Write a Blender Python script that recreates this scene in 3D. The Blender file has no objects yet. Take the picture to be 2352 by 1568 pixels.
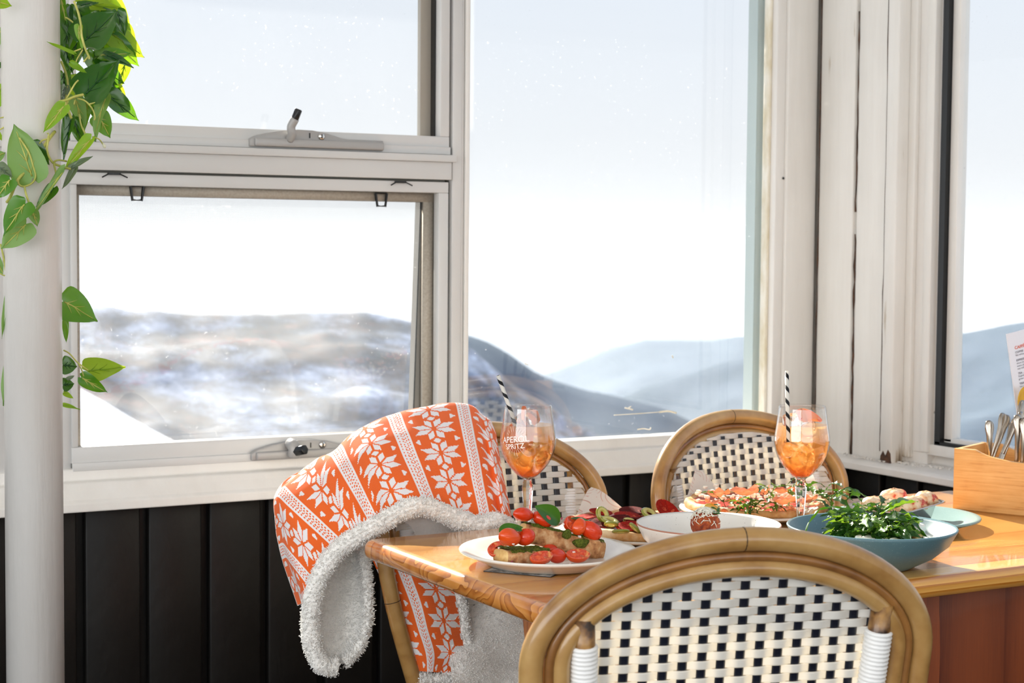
import bpy, math, random
import numpy as np
from mathutils import Vector, Matrix, noise

# ------------------------------------------------------------------ camera, sky, sun, exposure
SC = bpy.context.scene
COL = SC.collection
W, H, F = 2352, 1568, 3943.764
CAM = np.array((0.0, 0.0, 1.22))
_y, _p, _r = [math.radians(a) for a in (29.23578776, 3.22637753, 0.4568846)]
_fwd = np.array((math.sin(_y) * math.cos(_p), math.cos(_y) * math.cos(_p), -math.sin(_p)))
_rt = np.array((math.cos(_y), -math.sin(_y), 0.0))
_up = np.cross(_rt, _fwd)
RT, UP = math.cos(_r) * _rt + math.sin(_r) * _up, -math.sin(_r) * _rt + math.cos(_r) * _up
FW = _fwd

cam = bpy.data.objects.new('camera', bpy.data.cameras.new('camera'))
COL.objects.link(cam)
M4 = Matrix(((RT[0], UP[0], -FW[0], CAM[0]), (RT[1], UP[1], -FW[1], CAM[1]), (RT[2], UP[2], -FW[2], CAM[2]), (0, 0, 0, 1)))
cam.matrix_world = M4
cam.data.sensor_width = 36.0
cam.data.lens = F / W * 36.0
cam.data.clip_start, cam.data.clip_end = 0.05, 60000.0
cam.data.dof.use_dof = True
cam.data.dof.focus_distance = 2.62
cam.data.dof.aperture_fstop = 9.0
SC.camera = cam

SC.view_settings.view_transform = 'Standard'
SC.view_settings.look = 'None'
SC.view_settings.exposure = 0.0
SC.view_settings.gamma = 1.0
SC.view_settings.use_curve_mapping = False
SC.cycles.use_denoising = True
SC.cycles.max_bounces = 14
SC.cycles.transparent_max_bounces = 32
SC.cycles.transmission_bounces = 12
SC.cycles.sample_clamp_indirect = 6.0
SC.cycles.sample_clamp_direct = 0.0
SC.cycles.volume_bounces = 1

world = bpy.data.worlds.new('sky')
SC.world = world
world.use_nodes = True
wn, wl = world.node_tree.nodes, world.node_tree.links
wn.clear()
wo = wn.new('ShaderNodeOutputWorld'); wb = wn.new('ShaderNodeBackground')
tc = wn.new('ShaderNodeTexCoord'); sx = wn.new('ShaderNodeSeparateXYZ'); rp = wn.new('ShaderNodeValToRGB')
wl.new(tc.outputs['Generated'], sx.inputs[0]); wl.new(sx.outputs['Z'], rp.inputs['Fac'])
el = rp.color_ramp.elements
el[0].position, el[0].color = 0.0, (0.97, 0.985, 1.0, 1)
el[1].position, el[1].color = 1.0, (0.30, 0.50, 0.92, 1)
e = el.new(0.16); e.color = (0.84, 0.905, 1.0, 1)
e = el.new(0.45); e.color = (0.60, 0.76, 1.0, 1)
wl.new(rp.outputs['Color'], wb.inputs['Color']); wb.inputs['Strength'].default_value = 0.97
wl.new(wb.outputs[0], wo.inputs['Surface'])

def lamp(name, kind, energy, color, loc=(0, 0, 0), aim=None, size=None):
    d = bpy.data.lights.new(name, kind)
    d.energy, d.color = energy, color
    o = bpy.data.objects.new(name, d); COL.objects.link(o)
    o.location = loc
    if aim is not None:
        o.rotation_euler = Vector(aim).to_track_quat('-Z', 'Y').to_euler()
    if size:
        d.shape = 'RECTANGLE'; d.size, d.size_y = size
    return o
SUN_DIR = (-0.09 * math.cos(math.radians(29)), -math.cos(math.radians(29)), -math.sin(math.radians(29)))
sun = lamp('sun', 'SUN', 15.5, (1.0, 0.92, 0.80), (0, 30, 20), SUN_DIR)
sun.data.angle = math.radians(0.6)
# added fill lamps brightening the room from the far end, the side and overhead
lamp('fill_far_end', 'AREA', 64.0, (0.94, 0.97, 1.0), (0.2, -3.3, 1.55), (0.12, 1, -0.05), (5.6, 1.9))
lamp('fill_side', 'AREA', 105.0, (0.95, 0.98, 1.0), (-3.05, -0.2, 1.55), (1, 0.25, -0.05), (4.6, 1.7))
lamp('fill_overhead', 'AREA', 8.0, (1.0, 1.0, 1.0), (0.4, 0.2, 2.52), (0, 0.25, -1), (2.4, 1.4))

# ------------------------------------------------------------------ helpers
R = random.Random(7)
def px_ray(x, y):
    v = RT * (x - W / 2) + UP * (H / 2 - y) + FW * F
    return v / F                       # depth along the optical axis = 1
def atY(x, y, Y): r = px_ray(x, y); return CAM + r * ((Y - CAM[1]) / r[1])
def atZ(x, y, Z): r = px_ray(x, y); return CAM + r * ((Z - CAM[2]) / r[2])
def atX(x, y, X): r = px_ray(x, y); return CAM + r * ((X - CAM[0]) / r[0])
def atD(x, y, D): return CAM + px_ray(x, y) * D

def lin(c):
    c = [v / 255.0 for v in c]
    return tuple(v / 12.92 if v <= 0.04045 else ((v + 0.055) / 1.055) ** 2.4 for v in c) + (1.0,)

class MB:
    """collects vertices and faces of one mesh"""
    def __init__(s): s.v, s.f, s.m, s.n = [], [], [], 0
    def add(s, vs, fs, mi=0):
        b = s.n
        s.v.extend([tuple(float(q) for q in p) for p in vs]); s.n += len(vs)
        s.f.extend([tuple(b + i for i in f) for f in fs]); s.m.extend([mi] * len(fs))
        return s
    def box(s, x0, x1, y0, y1, z0, z1, mi=0):
        vs = [(x, y, z) for x in (x0, x1) for y in (y0, y1) for z in (z0, z1)]
        return s.add(vs, [(0, 1, 3, 2), (4, 6, 7, 5), (0, 4, 5, 1), (2, 3, 7, 6), (0, 2, 6, 4), (1, 5, 7, 3)], mi)
    def obox(s, c, ex, ey, ez, mi=0):
        c, ex, ey, ez = [np.array(q, float) for q in (c, ex, ey, ez)]
        vs = [c + a * ex + b * ey + d * ez for a in (-1, 1) for b in (-1, 1) for d in (-1, 1)]
        return s.add(vs, [(0, 1, 3, 2), (4, 6, 7, 5), (0, 4, 5, 1), (2, 3, 7, 6), (0, 2, 6, 4), (1, 5, 7, 3)], mi)
    def grid(s, P, mi=0, cu=False, cv=False, flip=False):
        P = np.asarray(P, float); a, b = P.shape[:2]
        fs = []
        for i in range(a if cu else a - 1):
            for j in range(b if cv else b - 1):
                q = (i * b + j, ((i + 1) % a) * b + j, ((i + 1) % a) * b + (j + 1) % b, i * b + (j + 1) % b)
                fs.append(q[::-1] if flip else q)
        return s.add(P.reshape(-1, 3), fs, mi)
    def tube(s, pts, r, n=10, closed=False, caps=True, mi=0, flat=1.0):
        P = [np.array(p, float) for p in pts]; k = len(P)
        rs = r if hasattr(r, '__len__') else [r] * k
        T = []
        for i in range(k):
            if closed: t = P[(i + 1) % k] - P[i - 1]
            else: t = P[min(i + 1, k - 1)] - P[max(i - 1, 0)]
            T.append(t / (np.linalg.norm(t) + 1e-12))
        a = np.array((0, 0, 1.0)) if abs(T[0][2]) < 0.9 else np.array((0, 1.0, 0))
        u = np.cross(T[0], a); u /= np.linalg.norm(u)
        rings = []
        for i in range(k):
            u = u - T[i] * np.dot(u, T[i]); u /= np.linalg.norm(u) + 1e-12
            w = np.cross(T[i], u)
            rings.append([P[i] + rs[i] * (math.cos(q) * u + flat * math.sin(q) * w) for q in [2 * math.pi * j / n for j in range(n)]])
        b = s.n
        s.grid(rings, mi, cu=closed, cv=True)
        if caps and not closed:
            s.f.append(tuple(b + j for j in range(n))); s.m.append(mi)
            s.f.append(tuple(b + (k - 1) * n + j for j in reversed(range(n)))); s.m.append(mi)
        return s
    def lathe(s, prof, n=48, c=(0, 0, 0), mi=0, ax=None, sq=1.0):
        """prof: (r, z) list, closed at the ends when r = 0"""
        rings = []
        for r, z in prof:
            rings.append([(c[0] + max(r, 1e-5) * math.cos(2 * math.pi * j / n), c[1] + sq * max(r, 1e-5) * math.sin(2 * math.pi * j / n), c[2] + z) for j in range(n)])
        return s.grid(rings, mi, cv=True, flip=True)
    def prism(s, poly, z0, z1, mi=0, M=None):
        k = len(poly)
        vs = [(p[0], p[1], z0) for p in poly] + [(p[0], p[1], z1) for p in poly]
        if M is not None: vs = [tuple(M @ Vector(p)) for p in vs]
        fs = [tuple(reversed(range(k))), tuple(range(k, 2 * k))] + [(i, (i + 1) % k, k + (i + 1) % k, k + i) for i in range(k)]
        return s.add(vs, fs, mi)

def obj(name, mb, mats, parent=None, smooth=True, bevel=0, world=False, kind=None, label=None, seg=2, loc=None, sub=0):
    me = bpy.data.meshes.new(name)
    vs = mb.v
    if world and parent is not None:
        o0 = Vector(parent.location)
        if parent.parent is not None: o0 = o0 + Vector(parent.parent.location)
        vs = [(p[0] - o0.x, p[1] - o0.y, p[2] - o0.z) for p in vs]
    if loc is not None: vs = [(p[0] - loc[0], p[1] - loc[1], p[2] - loc[2]) for p in vs]
    me.from_pydata(vs, [], mb.f)
    for m in (mats if isinstance(mats, (list, tuple)) else [mats]): me.materials.append(m)
    me.polygons.foreach_set('material_index', mb.m)
    me.polygons.foreach_set('use_smooth', [smooth] * len(mb.f))
    me.update()
    o = bpy.data.objects.new(name, me); COL.objects.link(o)
    if parent is not None: o.parent = parent
    if loc is not None: o.location = loc
    if bevel:
        b = o.modifiers.new('edge', 'BEVEL'); b.width = bevel; b.segments = seg; b.limit_method = 'ANGLE'; b.angle_limit = math.radians(40)
        if smooth: b.harden_normals = False
    if sub:
        b = o.modifiers.new('sub', 'SUBSURF'); b.levels = b.render_levels = sub
    if kind: o['kind'] = kind
    if label: o['label'] = label
    return o
def tag(o, label, cat, group=None):
    o['label'] = label; o['category'] = cat
    if group: o['group'] = group
    return o
def thing(name, label, cat, loc=(0, 0, 0), rz=0.0, group=None):
    o = bpy.data.objects.new(name, None); COL.objects.link(o)
    o.empty_display_size = 0.05; o.location = [float(q) for q in loc]; o.rotation_euler = (0, 0, rz)
    return tag(o, label, cat, group)
def copy_tree(o, parent=None):
    c = o.copy(); COL.objects.link(c); c.parent = parent
    for ch in list(o.children): copy_tree(ch, c)
    return c

def mat(name, c, rough=0.5, metal=0.0, spec=0.5, coat=0.0, crough=0.1, sheen=0.0, sss=0.0, trl=0.0, tcol=None, alpha=1.0):
    """principled material; trl mixes in translucency. Returns the material with .node names bsdf / out"""
    m = bpy.data.materials.new(name); m.use_nodes = True
    n, l = m.node_tree.nodes, m.node_tree.links
    b = n['Principled BSDF']; b.name = 'bsdf'; out = n['Material Output']; out.name = 'out'
    col = c if len(c) == 4 else lin(c)
    b.inputs['Base Color'].default_value = col
    b.inputs['Roughness'].default_value = rough; b.inputs['Metallic'].default_value = metal
    b.inputs['Specular IOR Level'].default_value = spec
    b.inputs['Coat Weight'].default_value = coat; b.inputs['Coat Roughness'].default_value = crough
    b.inputs['Sheen Weight'].default_value = sheen
    if sss:
        b.inputs['Subsurface Weight'].default_value = sss; b.inputs['Subsurface Radius'].default_value = (0.01, 0.004, 0.002)
        b.inputs['Subsurface Scale'].default_value = 0.5
    b.inputs['Alpha'].default_value = alpha
    if trl:
        t = n.new('ShaderNodeBsdfTranslucent'); t.name = 'trl'
        t.inputs['Color'].default_value = (tcol if len(tcol) == 4 else lin(tcol)) if tcol else col
        x = n.new('ShaderNodeMixShader'); x.inputs[0].default_value = trl
        l.new(b.outputs[0], x.inputs[1]); l.new(t.outputs[0], x.inputs[2]); l.new(x.outputs[0], out.inputs['Surface'])
    return m
def N(m, t, **kw):
    n = m.node_tree.nodes.new(t)
    for k, v in kw.items(): setattr(n, k, v)
    return n
def L(m, a, b): m.node_tree.links.new(a, b)
def coords(m, scale=(1, 1, 1), src='Object', rot=(0, 0, 0)):
    t = N(m, 'ShaderNodeTexCoord'); p = N(m, 'ShaderNodeMapping')
    p.inputs['Scale'].default_value = scale; p.inputs['Rotation'].default_value = rot
    L(m, t.outputs[src], p.inputs['Vector']); return p.outputs['Vector']
def noise_fac(m, scale, detail=4, rough=0.55, vec=None, dist=0.0, stretch=(1, 1, 1)):
    t = N(m, 'ShaderNodeTexNoise'); t.inputs['Scale'].default_value = scale; t.inputs['Detail'].default_value = detail
    t.inputs['Roughness'].default_value = rough; t.inputs['Distortion'].default_value = dist
    L(m, vec if vec is not None else coords(m, stretch), t.inputs['Vector']); return t.outputs['Fac']
def ramp(m, fac, stops):
    r = N(m, 'ShaderNodeValToRGB'); e = r.color_ramp.elements
    for i, (p, c) in enumerate(stops):
        q = e[i] if i < 2 else e.new(p)
        q.position = p; q.color = c if len(c) == 4 else lin(c)
    L(m, fac, r.inputs['Fac']); return r.outputs['Color']
def vary(m, stops, scale, detail=4, stretch=(1, 1, 1), rough=0.55, dist=0.0, also_trl=False):
    c = ramp(m, noise_fac(m, scale, detail, rough, dist=dist, stretch=stretch), stops)
    L(m, c, m.node_tree.nodes['bsdf'].inputs['Base Color'])
    if also_trl: L(m, c, m.node_tree.nodes['trl'].inputs['Color'])
    return m
def bump(m, scale, strength, dist=0.002, detail=4, stretch=(1, 1, 1), fac=None):
    b = N(m, 'ShaderNodeBump'); b.inputs['Strength'].default_value = strength; b.inputs['Distance'].default_value = dist
    L(m, fac if fac is not None else noise_fac(m, scale, detail, stretch=stretch), b.inputs['Height'])
    L(m, b.outputs['Normal'], m.node_tree.nodes['bsdf'].inputs['Normal']); return m
def math_n(m, op, a, b=None, c=None):
    n = N(m, 'ShaderNodeMath', operation=op)
    for i, q in enumerate((a, b, c)):
        if q is None: continue
        if isinstance(q, (int, float)): n.inputs[i].default_value = q
        else: L(m, q, n.inputs[i])
    return n.outputs[0]
def mixc(m, fac, a, b):
    n = N(m, 'ShaderNodeMix', data_type='RGBA')
    for k, q in ((0, fac), (6, a), (7, b)):
        if hasattr(q, 'is_output'): L(m, q, n.inputs[k])
        else: n.inputs[k].default_value = q if isinstance(q, (int, float)) else (q if len(q) == 4 else lin(q))
    return n.outputs[2]
def glass_mat(name, tint=(1, 1, 1, 1), ior=1.45, rough=0.0, veil=0.0, veil_c=(1, 1, 1, 1), boost=1.0):
    """clear sheet: transparent + mirror by Fresnel, optionally a thin light-scattering film (dust)"""
    m = bpy.data.materials.new(name); m.use_nodes = True
    n = m.node_tree.nodes; n.clear()
    o = N(m, 'ShaderNodeOutputMaterial'); o.name = 'out'
    t = N(m, 'ShaderNodeBsdfTransparent'); t.inputs[0].default_value = tint
    g = N(m, 'ShaderNodeBsdfGlossy'); g.inputs['Roughness'].default_value = rough
    lw = N(m, 'ShaderNodeLayerWeight')          # Schlick, the same from both sides of a thin sheet
    f0 = ((ior - 1) / (ior + 1)) ** 2 * 1.6
    f = math_n(m, 'MULTIPLY', math_n(m, 'ADD', math_n(m, 'MULTIPLY', math_n(m, 'POWER', lw.outputs['Facing'], 4.0), 0.85), f0), boost)
    x = N(m, 'ShaderNodeMixShader'); x.name = 'mix'
    L(m, f, x.inputs[0]); L(m, t.outputs[0], x.inputs[1]); L(m, g.outputs[0], x.inputs[2])
    if veil:
        d = N(m, 'ShaderNodeBsdfTranslucent'); d.inputs[0].default_value = veil_c; d.name = 'film'
        y = N(m, 'ShaderNodeMixShader'); y.name = 'veil'; y.inputs[0].default_value = veil
        L(m, x.outputs[0], y.inputs[1]); L(m, d.outputs[0], y.inputs[2]); L(m, y.outputs[0], o.inputs['Surface'])
    else: L(m, x.outputs[0], o.inputs['Surface'])
    return m
def smooth_poly(pts, n, closed=False):
    """Catmull-Rom through points"""
    P = [np.array(p, float) for p in pts]; k = len(P); out = []
    segs = k if closed else k - 1
    for i in range(segs):
        p0 = P[(i - 1) % k] if closed or i > 0 else 2 * P[0] - P[1]
        p1, p2 = P[i], P[(i + 1) % k]
        p3 = P[(i + 2) % k] if closed or i + 2 < k else 2 * P[-1] - P[-2]
        for j in range(n):
            t = j / n
            out.append(0.5 * ((2 * p1) + (-p0 + p2) * t + (2 * p0 - 5 * p1 + 4 * p2 - p3) * t * t + (-p0 + 3 * p1 - 3 * p2 + p3) * t ** 3))
    if not closed: out.append(P[-1])
    return out

# ------------------------------------------------------------------ materials of the room
m_white = bump(vary(mat('white_gloss_paint', (228, 226, 222), 0.38), [(0.3, (234, 232, 228)), (0.75, (222, 218, 212))], 9, 5, (1, 1, 0.3)), 70, 0.42, 0.003, 5, (1, 1, 0.10))
m_old = mat('old_white_paint', (224, 221, 214), 0.5)
_f = noise_fac(m_old, 16, 6, 0.7, stretch=(1.2, 1.2, 0.12))
_g = noise_fac(m_old, 5, 3, 0.5)
_k = math_n(m_old, 'MULTIPLY', _f, math_n(m_old, 'ADD', _g, 0.50))
L(m_old, ramp(m_old, _k, [(0.30, (232, 230, 225)), (0.70, (222, 219, 213)), (0.775, (186, 174, 156)), (0.82, (110, 92, 72))]), m_old.node_tree.nodes['bsdf'].inputs['Base Color'])
bump(m_old, 40, 0.25, 0.003, 5, (1, 1, 0.15))
m_alu = vary(mat('powder_coated_aluminium', (214, 210, 205), 0.32, 0.0, 0.5), [(0.3, (212, 211, 209)), (0.8, (202, 201, 199))], 3, 3)
m_alu_grey = mat('grey_aluminium', (168, 160, 148), 0.4, 0.35)
m_screen_edge = bump(vary(mat('grey_screen_edge', (172, 164, 150), 0.55), [(0.3, (178, 170, 157)), (0.8, (158, 148, 134))], 200, 2, (1, 1, 1)), 500, 0.2, 0.001)
m_gasket = mat('black_rubber', (14, 16, 18), 0.45)
m_dark_gap = mat('dark_gap', (30, 34, 28), 0.7)
m_black = bump(vary(mat('black_wall_paint', (22, 21, 20), 0.42, spec=0.22), [(0.3, (24, 23, 21)), (0.8, (13, 12, 12))], 8, 4), 55, 0.35, 0.003, 5, (1, 1, 0.5))
m_floor = bump(vary(mat('dark_floorboards', (84, 70, 58), 0.4), [(0.3, (94, 78, 64)), (0.7, (66, 54, 44))], 6, 5, (0.2, 4, 1)), 20, 0.2)
m_ceil = mat('ceiling_paint', (232, 228, 222), 0.7)
m_wallp = mat('cream_wall_paint', (228, 222, 212), 0.7)
m_putty = bump(vary(mat('cracked_putty', (238, 232, 214), 0.6), [(0.35, (244, 240, 228)), (0.7, (214, 202, 170)), (0.85, (150, 130, 96))], 30, 6, (1, 1, 0.4)), 60, 0.5, 0.003)
m_silver = mat('silver_casting', (168, 166, 164), 0.38, 0.15)
m_knob = mat('black_plastic', (16, 17, 19), 0.3)
m_chrome = mat('polished_steel', (205, 202, 198), 0.16, 1.0)
m_rot = bump(vary(mat('rotten_wood', (78, 54, 38), 0.8), [(0.3, (96, 62, 40)), (0.7, (38, 28, 22))], 60, 5), 60, 0.8, 0.005)

YW = 3.17          # face of the window frames
XW = 2.58          # face of the boards on the right-hand wall
XL, XR, YB, YF, ZC = -3.2, 2.66, 3.30, -3.5, 2.6

# ---- shell
fl = MB()
obj('floor', MB().box(XL, XR, YF, YB, -0.05, 0.0), m_floor, kind='structure')
obj('ceiling', MB().box(XL, XR, YF, YB, ZC, ZC + 0.05), m_ceil, kind='structure')
wl_ = MB(); wl_.box(XL - .08, XL, YF, YB, 0, 0.7); wl_.box(XL - .08, XL, YF, YB, 2.4, ZC)
for y in (YF, -2.5, 2.2, 3.2): wl_.box(XL - .08, XL, y, y + 0.1, 0.7, 2.4)
obj('wall_left', wl_, m_wallp, kind='structure', smooth=False)
wf = MB(); wf.box(XL, XR, YF - .08, YF, 0, 0.6); wf.box(XL, XR, YF - .08, YF, 2.45, ZC)
for x in (XL, -0.3, 2.56): wf.box(x, x + 0.1, YF - .08, YF, 0.6, 2.45)
obj('wall_front', wf, m_wallp, kind='structure', smooth=False)

# window wall: dark core below the sill, header above, boards in front of the core
wb_ = MB()
wb_.box(XL, XR + .05, YW + .02, YB, 0, 0.7225)
wb_.box(XL, XR + .05, YW + .02, YB, 2.34, ZC)
wb_.box(XL, 0.60, YW + .012, YB, 0.70, 2.34)
wb_.box(2.498, XR + .05, YW + .045, YB, 0.70, 2.34)
wall_back = obj('wall_back', wb_, [m_black, m_white], kind='structure', smooth=False)
for p in wall_back.data.polygons:
    if p.index >= 6: p.material_index = 1
bd = MB().box(-0.0525, 0.0525, -0.011, 0.011, -0.36, 0.362)
b0 = obj('board', bd, m_black, wall_back, bevel=0.004)
x, first = -0.30, True
while x < 2.62:
    o = b0 if first else b0.copy()
    if not first: COL.objects.link(o)
    first = False
    o.location = (x, YW + 0.011 + R.uniform(-.0015, .0015), 0.36); x += 0.1215
# right wall
wr = MB()
wr.box(XW + .025, XR + .1, YF, YB, 0, 0.7225)
wr.box(XW + .025, XR + .1, YF, YB, 2.34, ZC)
wr.box(XW + .025, XW + .064, 2.80, YB, 0.70, 2.34)
wr.box(XW + .025, XR + .1, YF, 1.2, 0.70, 2.34)
wall_right = obj('wall_right', wr, [m_black, m_white], kind='structure', smooth=False)
for p in wall_right.data.polygons:
    if p.index >= 6: p.material_index = 1
bd = MB().box(-0.011, 0.011, -0.0525, 0.0525, -0.36, 0.362)
b0 = obj('board', bd, m_black, wall_right, bevel=0.004)
y, first = 3.10, True
while y > 0.9:
    o = b0 if first else b0.copy()
    if not first: COL.objects.link(o)
    first = False
    o.location = (XW + 0.013 + R.uniform(-.0015, .0015), y, 0.36); y -= 0.1215
# painted boards of the corner (window side and right-hand side), floor of each at the sill
def corner_board(name, par, x0, x1, y0, y1, z0=0.742, z1=2.36, m=None, bv=0.003):
    return obj(name, MB().box(x0, x1, y0, y1, z0, z1), m or m_old, par, bevel=bv)
corner_board('board', wall_back, 2.492, 2.579, YW - .008, YW + .05)
corner_board('board', wall_right, XW, XW + .05, 3.032, 3.152)
corner_board('board', wall_right, XW, XW + .05, 2.916, 3.020)
corner_board('batten', wall_right, XW + .016, XW + .05, 3.012, 3.036)
corner_board('casing', wall_right, XW - .018, XW + .05, 2.868, 2.906, 0.742)
corner_board('casing', wall_right, XW + .012, XW + .05, 2.846, 2.868, 0.760)
obj('rotten_end', MB().prism([(-.020, 0), (.016, 0), (.014, .018), (.006, .030), (-.002, .020), (-.010, .034), (-.018, .026)], XW - .0185, XW + .04, M=Matrix(((0, 0, 1, 0), (1, 0, 0, 2.888), (0, 1, 0, .742), (0, 0, 0, 1)))), m_rot, wall_right, smooth=False)
obj('bare_wood', MB().box(XW + .002, XW + .03, 2.907, 2.916, 0.742, 0.766), mat('bare_brown_wood', (150, 90, 56), .8), wall_right)
def crack(par, x, pts, w=.0016):
    mb = MB(); q = []
    for i, (y, z) in enumerate(pts): q.append(np.array((x, y, z)))
    s_ = smooth_poly(q, 8); s_ = [p + np.array((0, R.gauss(0, .0009), 0)) for p in s_]
    mb.tube(s_, [max(.0003, w * (.5 + R.random())) for _ in s_], 5)
    obj('paint_crack', mb, m_rot, par)
crack(wall_right, XW + .0165, [(3.0345, .745), (3.034, 1.0), (3.0335, 1.3), (3.0345, 1.8), (3.034, 2.3)], .0012)
crack(wall_right, XW - .0010, [(3.1515, .80), (3.1525, 1.1), (3.151, 1.5), (3.1525, 1.9), (3.152, 2.3)], .0014)
crack(wall_right, XW - .0005, [(3.0215, .745), (3.0205, .9), (3.022, 1.1), (3.0208, 1.25)], .0022)
crack(wall_right, XW - .0005, [(3.0212, 1.3), (3.0205, 1.5), (3.0215, 1.75)], .0018)
crack(wall_right, XW - .0002, [(2.9150, .77), (2.9142, .95), (2.9155, 1.2), (2.9148, 1.7), (2.915, 2.2)], .0012)
crack(wall_right, XW - .0178, [(2.9045, .77), (2.9052, 1.0), (2.9042, 1.4), (2.905, 2.2)], .0010)
def crumbs(name, par, spots, n, m, s=0.004):
    mb = MB()
    for (x, y, z, sx_, sy_) in spots:
        for _ in range(n):
            c = np.array((x + R.gauss(0, sx_), y + R.gauss(0, sy_), z))
            q = R.uniform(.3, 1) * s; a = R.uniform(0, 6.28)
            u = np.array((math.cos(a), math.sin(a), R.uniform(-.4, .4))); v = np.array((-math.sin(a), math.cos(a), R.uniform(-.4, .4)))
            mb.obox(c + (0, 0, q * .4), u * q, v * q * .7, (0, 0, q * .5))
    return obj(name, mb, m, par, smooth=False, kind='stuff')

# ---- sills: one profile swept along each wall
def sill(name, axis):
    prof = [(3.190, 0.800), (3.162, 0.797), (3.158, 0.776), (3.140, 0.774), (3.132, 0.762), (3.118, 0.7455), (3.110, 0.740), (3.108, 0.724), (3.185, 0.722)]
    if axis == 'x':
        rows = [[(x, y, z) for y, z in prof] for x in (-1.6, XW - .01)]
        mb = MB().grid(rows, flip=True)
    else:
        d = XW - .05 - 3.11
        pr = [(2.68, 0.775), (2.628, 0.772), (2.618, 0.752), (2.574, 0.748), (2.545, 0.7445), (2.532, 0.740), (2.530, 0.724), (2.62, 0.722)]
        rows = [[(x, y, z) for x, z in pr] for y in (3.16, 0.9)]
        mb = MB().grid(rows)
    o = obj(name, mb, m_white, kind='structure', smooth=False, bevel=0.0025)
    return o
sill_b = sill('trim_1', 'x')
sill_r = sill('trim_2', 'y')
crumbs('paint_flakes', sill_r, [(2.582, 2.83, .749, .010, .035), (2.585, 2.76, .75, .008, .03), (2.57, 3.0, .748, .006, .05), (2.565, 2.93, .748, .006, .03)], 55, m_old, 0.0028)

# ---- unseen slab added outside the window wall to shade the near chair
rf = MB()
rf.add([(1.12, YB - .1, 2.62), (XR + .9, YB - .1, 2.62), (XR + .9, 4.2, 2.225), (1.12, 4.2, 2.225), (1.12, YB - .1, 2.72), (XR + .9, YB - .1, 2.72), (XR + .9, 4.22, 2.37), (1.12, 4.22, 2.37)],
       [(3, 2, 1, 0), (4, 5, 6, 7), (0, 1, 5, 4), (2, 3, 7, 6), (1, 2, 6, 5), (3, 0, 4, 7)])
obj('shade_slab', rf, m_white, kind='structure', smooth=False)

# ---- post between the two windows
t3 = MB()
t3.box(1.628, 1.6495, YW - .004, YW + .07, 0.78, 2.36)
t3.box(1.6495, 1.656, YW - .001, YW + .07, 0.78, 2.36)
post = obj('trim_3', t3, m_alu, kind='structure', bevel=0.0015)
obj('stop_bead', MB().box(1.6575, 1.6675, YW - .006, YW + .06, 0.772, 2.36), m_white, post, bevel=0.002)
obj('joint', MB().box(1.6225, 1.6285, YW + .012, YW + .06, 0.78, 2.36), m_dark_gap, post, smooth=False)
obj('joint', MB().box(1.6555, 1.6580, YW + .006, YW + .06, 0.78, 2.36), m_dark_gap, post, smooth=False)

# ---- window 1: two aluminium awning sashes, one above the other, each with a cam lock
X0, X1 = 0.60, 1.6225
w1 = obj('window_1', MB().box(X0, X1, YW - .012, YW + .06, 1.352, 1.388)
         .box(X0 - .01, X1 + .006, YW - .022, YW + .02, 1.388, 1.4025)
         .box(X0, X1, YW, YW + .06, 0.7835, 0.792)
         .box(X0, X1, YW + .03, YW + .075, 1.4025, 1.412)
         .box(0.815, 0.8415, YW + .004, YW + .06, 0.79, 1.352)
         .box(0.815, 0.8415, YW + .004, YW + .06, 1.40, 2.36)
         .box(X0, 0.815, YW + .002, YW + .06, 0.79, 2.36), m_alu, kind='structure', bevel=0.0012)
def frame_ring(mb, x0, x1, z0, z1, wl2, wr2, wb2, wt2, y0, y1):
    mb.box(x0, x1, y0, y1, z0, z0 + wb2); mb.box(x0, x1, y0, y1, z1 - wt2, z1)
    mb.box(x0, x0 + wl2, y0, y1, z0 + wb2, z1 - wt2); mb.box(x1 - wr2, x1, y0, y1, z0 + wb2, z1 - wt2)
    return mb
# lower sash (frame, screen border, mesh, clips, lock, glass hung slightly open at the bottom)
frame_ring(MB(), 0.838, 1.6205, 0.792, 1.3495, 0.013, 0.022, 0.0, 0.024, YW + .002, YW + .04)
obj('joint', MB().box(0.83, 1.6225, YW + .020, YW + .034, 1.332, 1.356), mat('grey_gap', (128, 126, 116), .6), w1, smooth=False)  # strip backing the open gap above the sash, grey in place of its shade
low = obj('sash', frame_ring(MB(), 0.838, 1.6205, 0.793, 1.3475, 0.012, 0.0225, 0.044, 0.0225, YW - .002, YW + .022), m_alu, w1, bevel=0.0015)
obj('sash_step', MB().box(0.838, 1.6205, YW - .010, YW + .01, 0.793, 0.808), m_alu, low, bevel=0.001)
obj('screen_border', frame_ring(MB(), 0.8485, 1.5985, 0.834, 1.327, 0.0125, 0.0225, 0.003, 0.0205, YW + .024, YW + .032), m_screen_edge, w1)
m_mesh = glass_mat('fly_screen_mesh', boost=0.15, veil=0.20, veil_c=(0.085, 0.09, 0.095, 1))
_v = coords(m_mesh, (1, 1, 1)); _s = N(m_mesh, 'ShaderNodeSeparateXYZ'); L(m_mesh, _v, _s.inputs[0])
_w = [math_n(m_mesh, 'ABSOLUTE', math_n(m_mesh, 'SINE', math_n(m_mesh, 'MULTIPLY', q, math.pi / 0.0021))) for q in (_s.outputs['X'], _s.outputs['Z'])]
_w = math_n(m_mesh, 'MAXIMUM', _w[0], _w[1])
L(m_mesh, math_n(m_mesh, 'MULTIPLY', math_n(m_mesh, 'GREATER_THAN', _w, 0.80), 0.30), m_mesh.node_tree.nodes['veil'].inputs[0])
obj('fly_screen', MB().add([(0.855, YW + .028, 0.836), (1.59, YW + .028, 0.836), (1.59, YW + .028, 1.31), (0.855, YW + .028, 1.31)], [(0, 1, 2, 3)]), m_mesh, w1)
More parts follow.
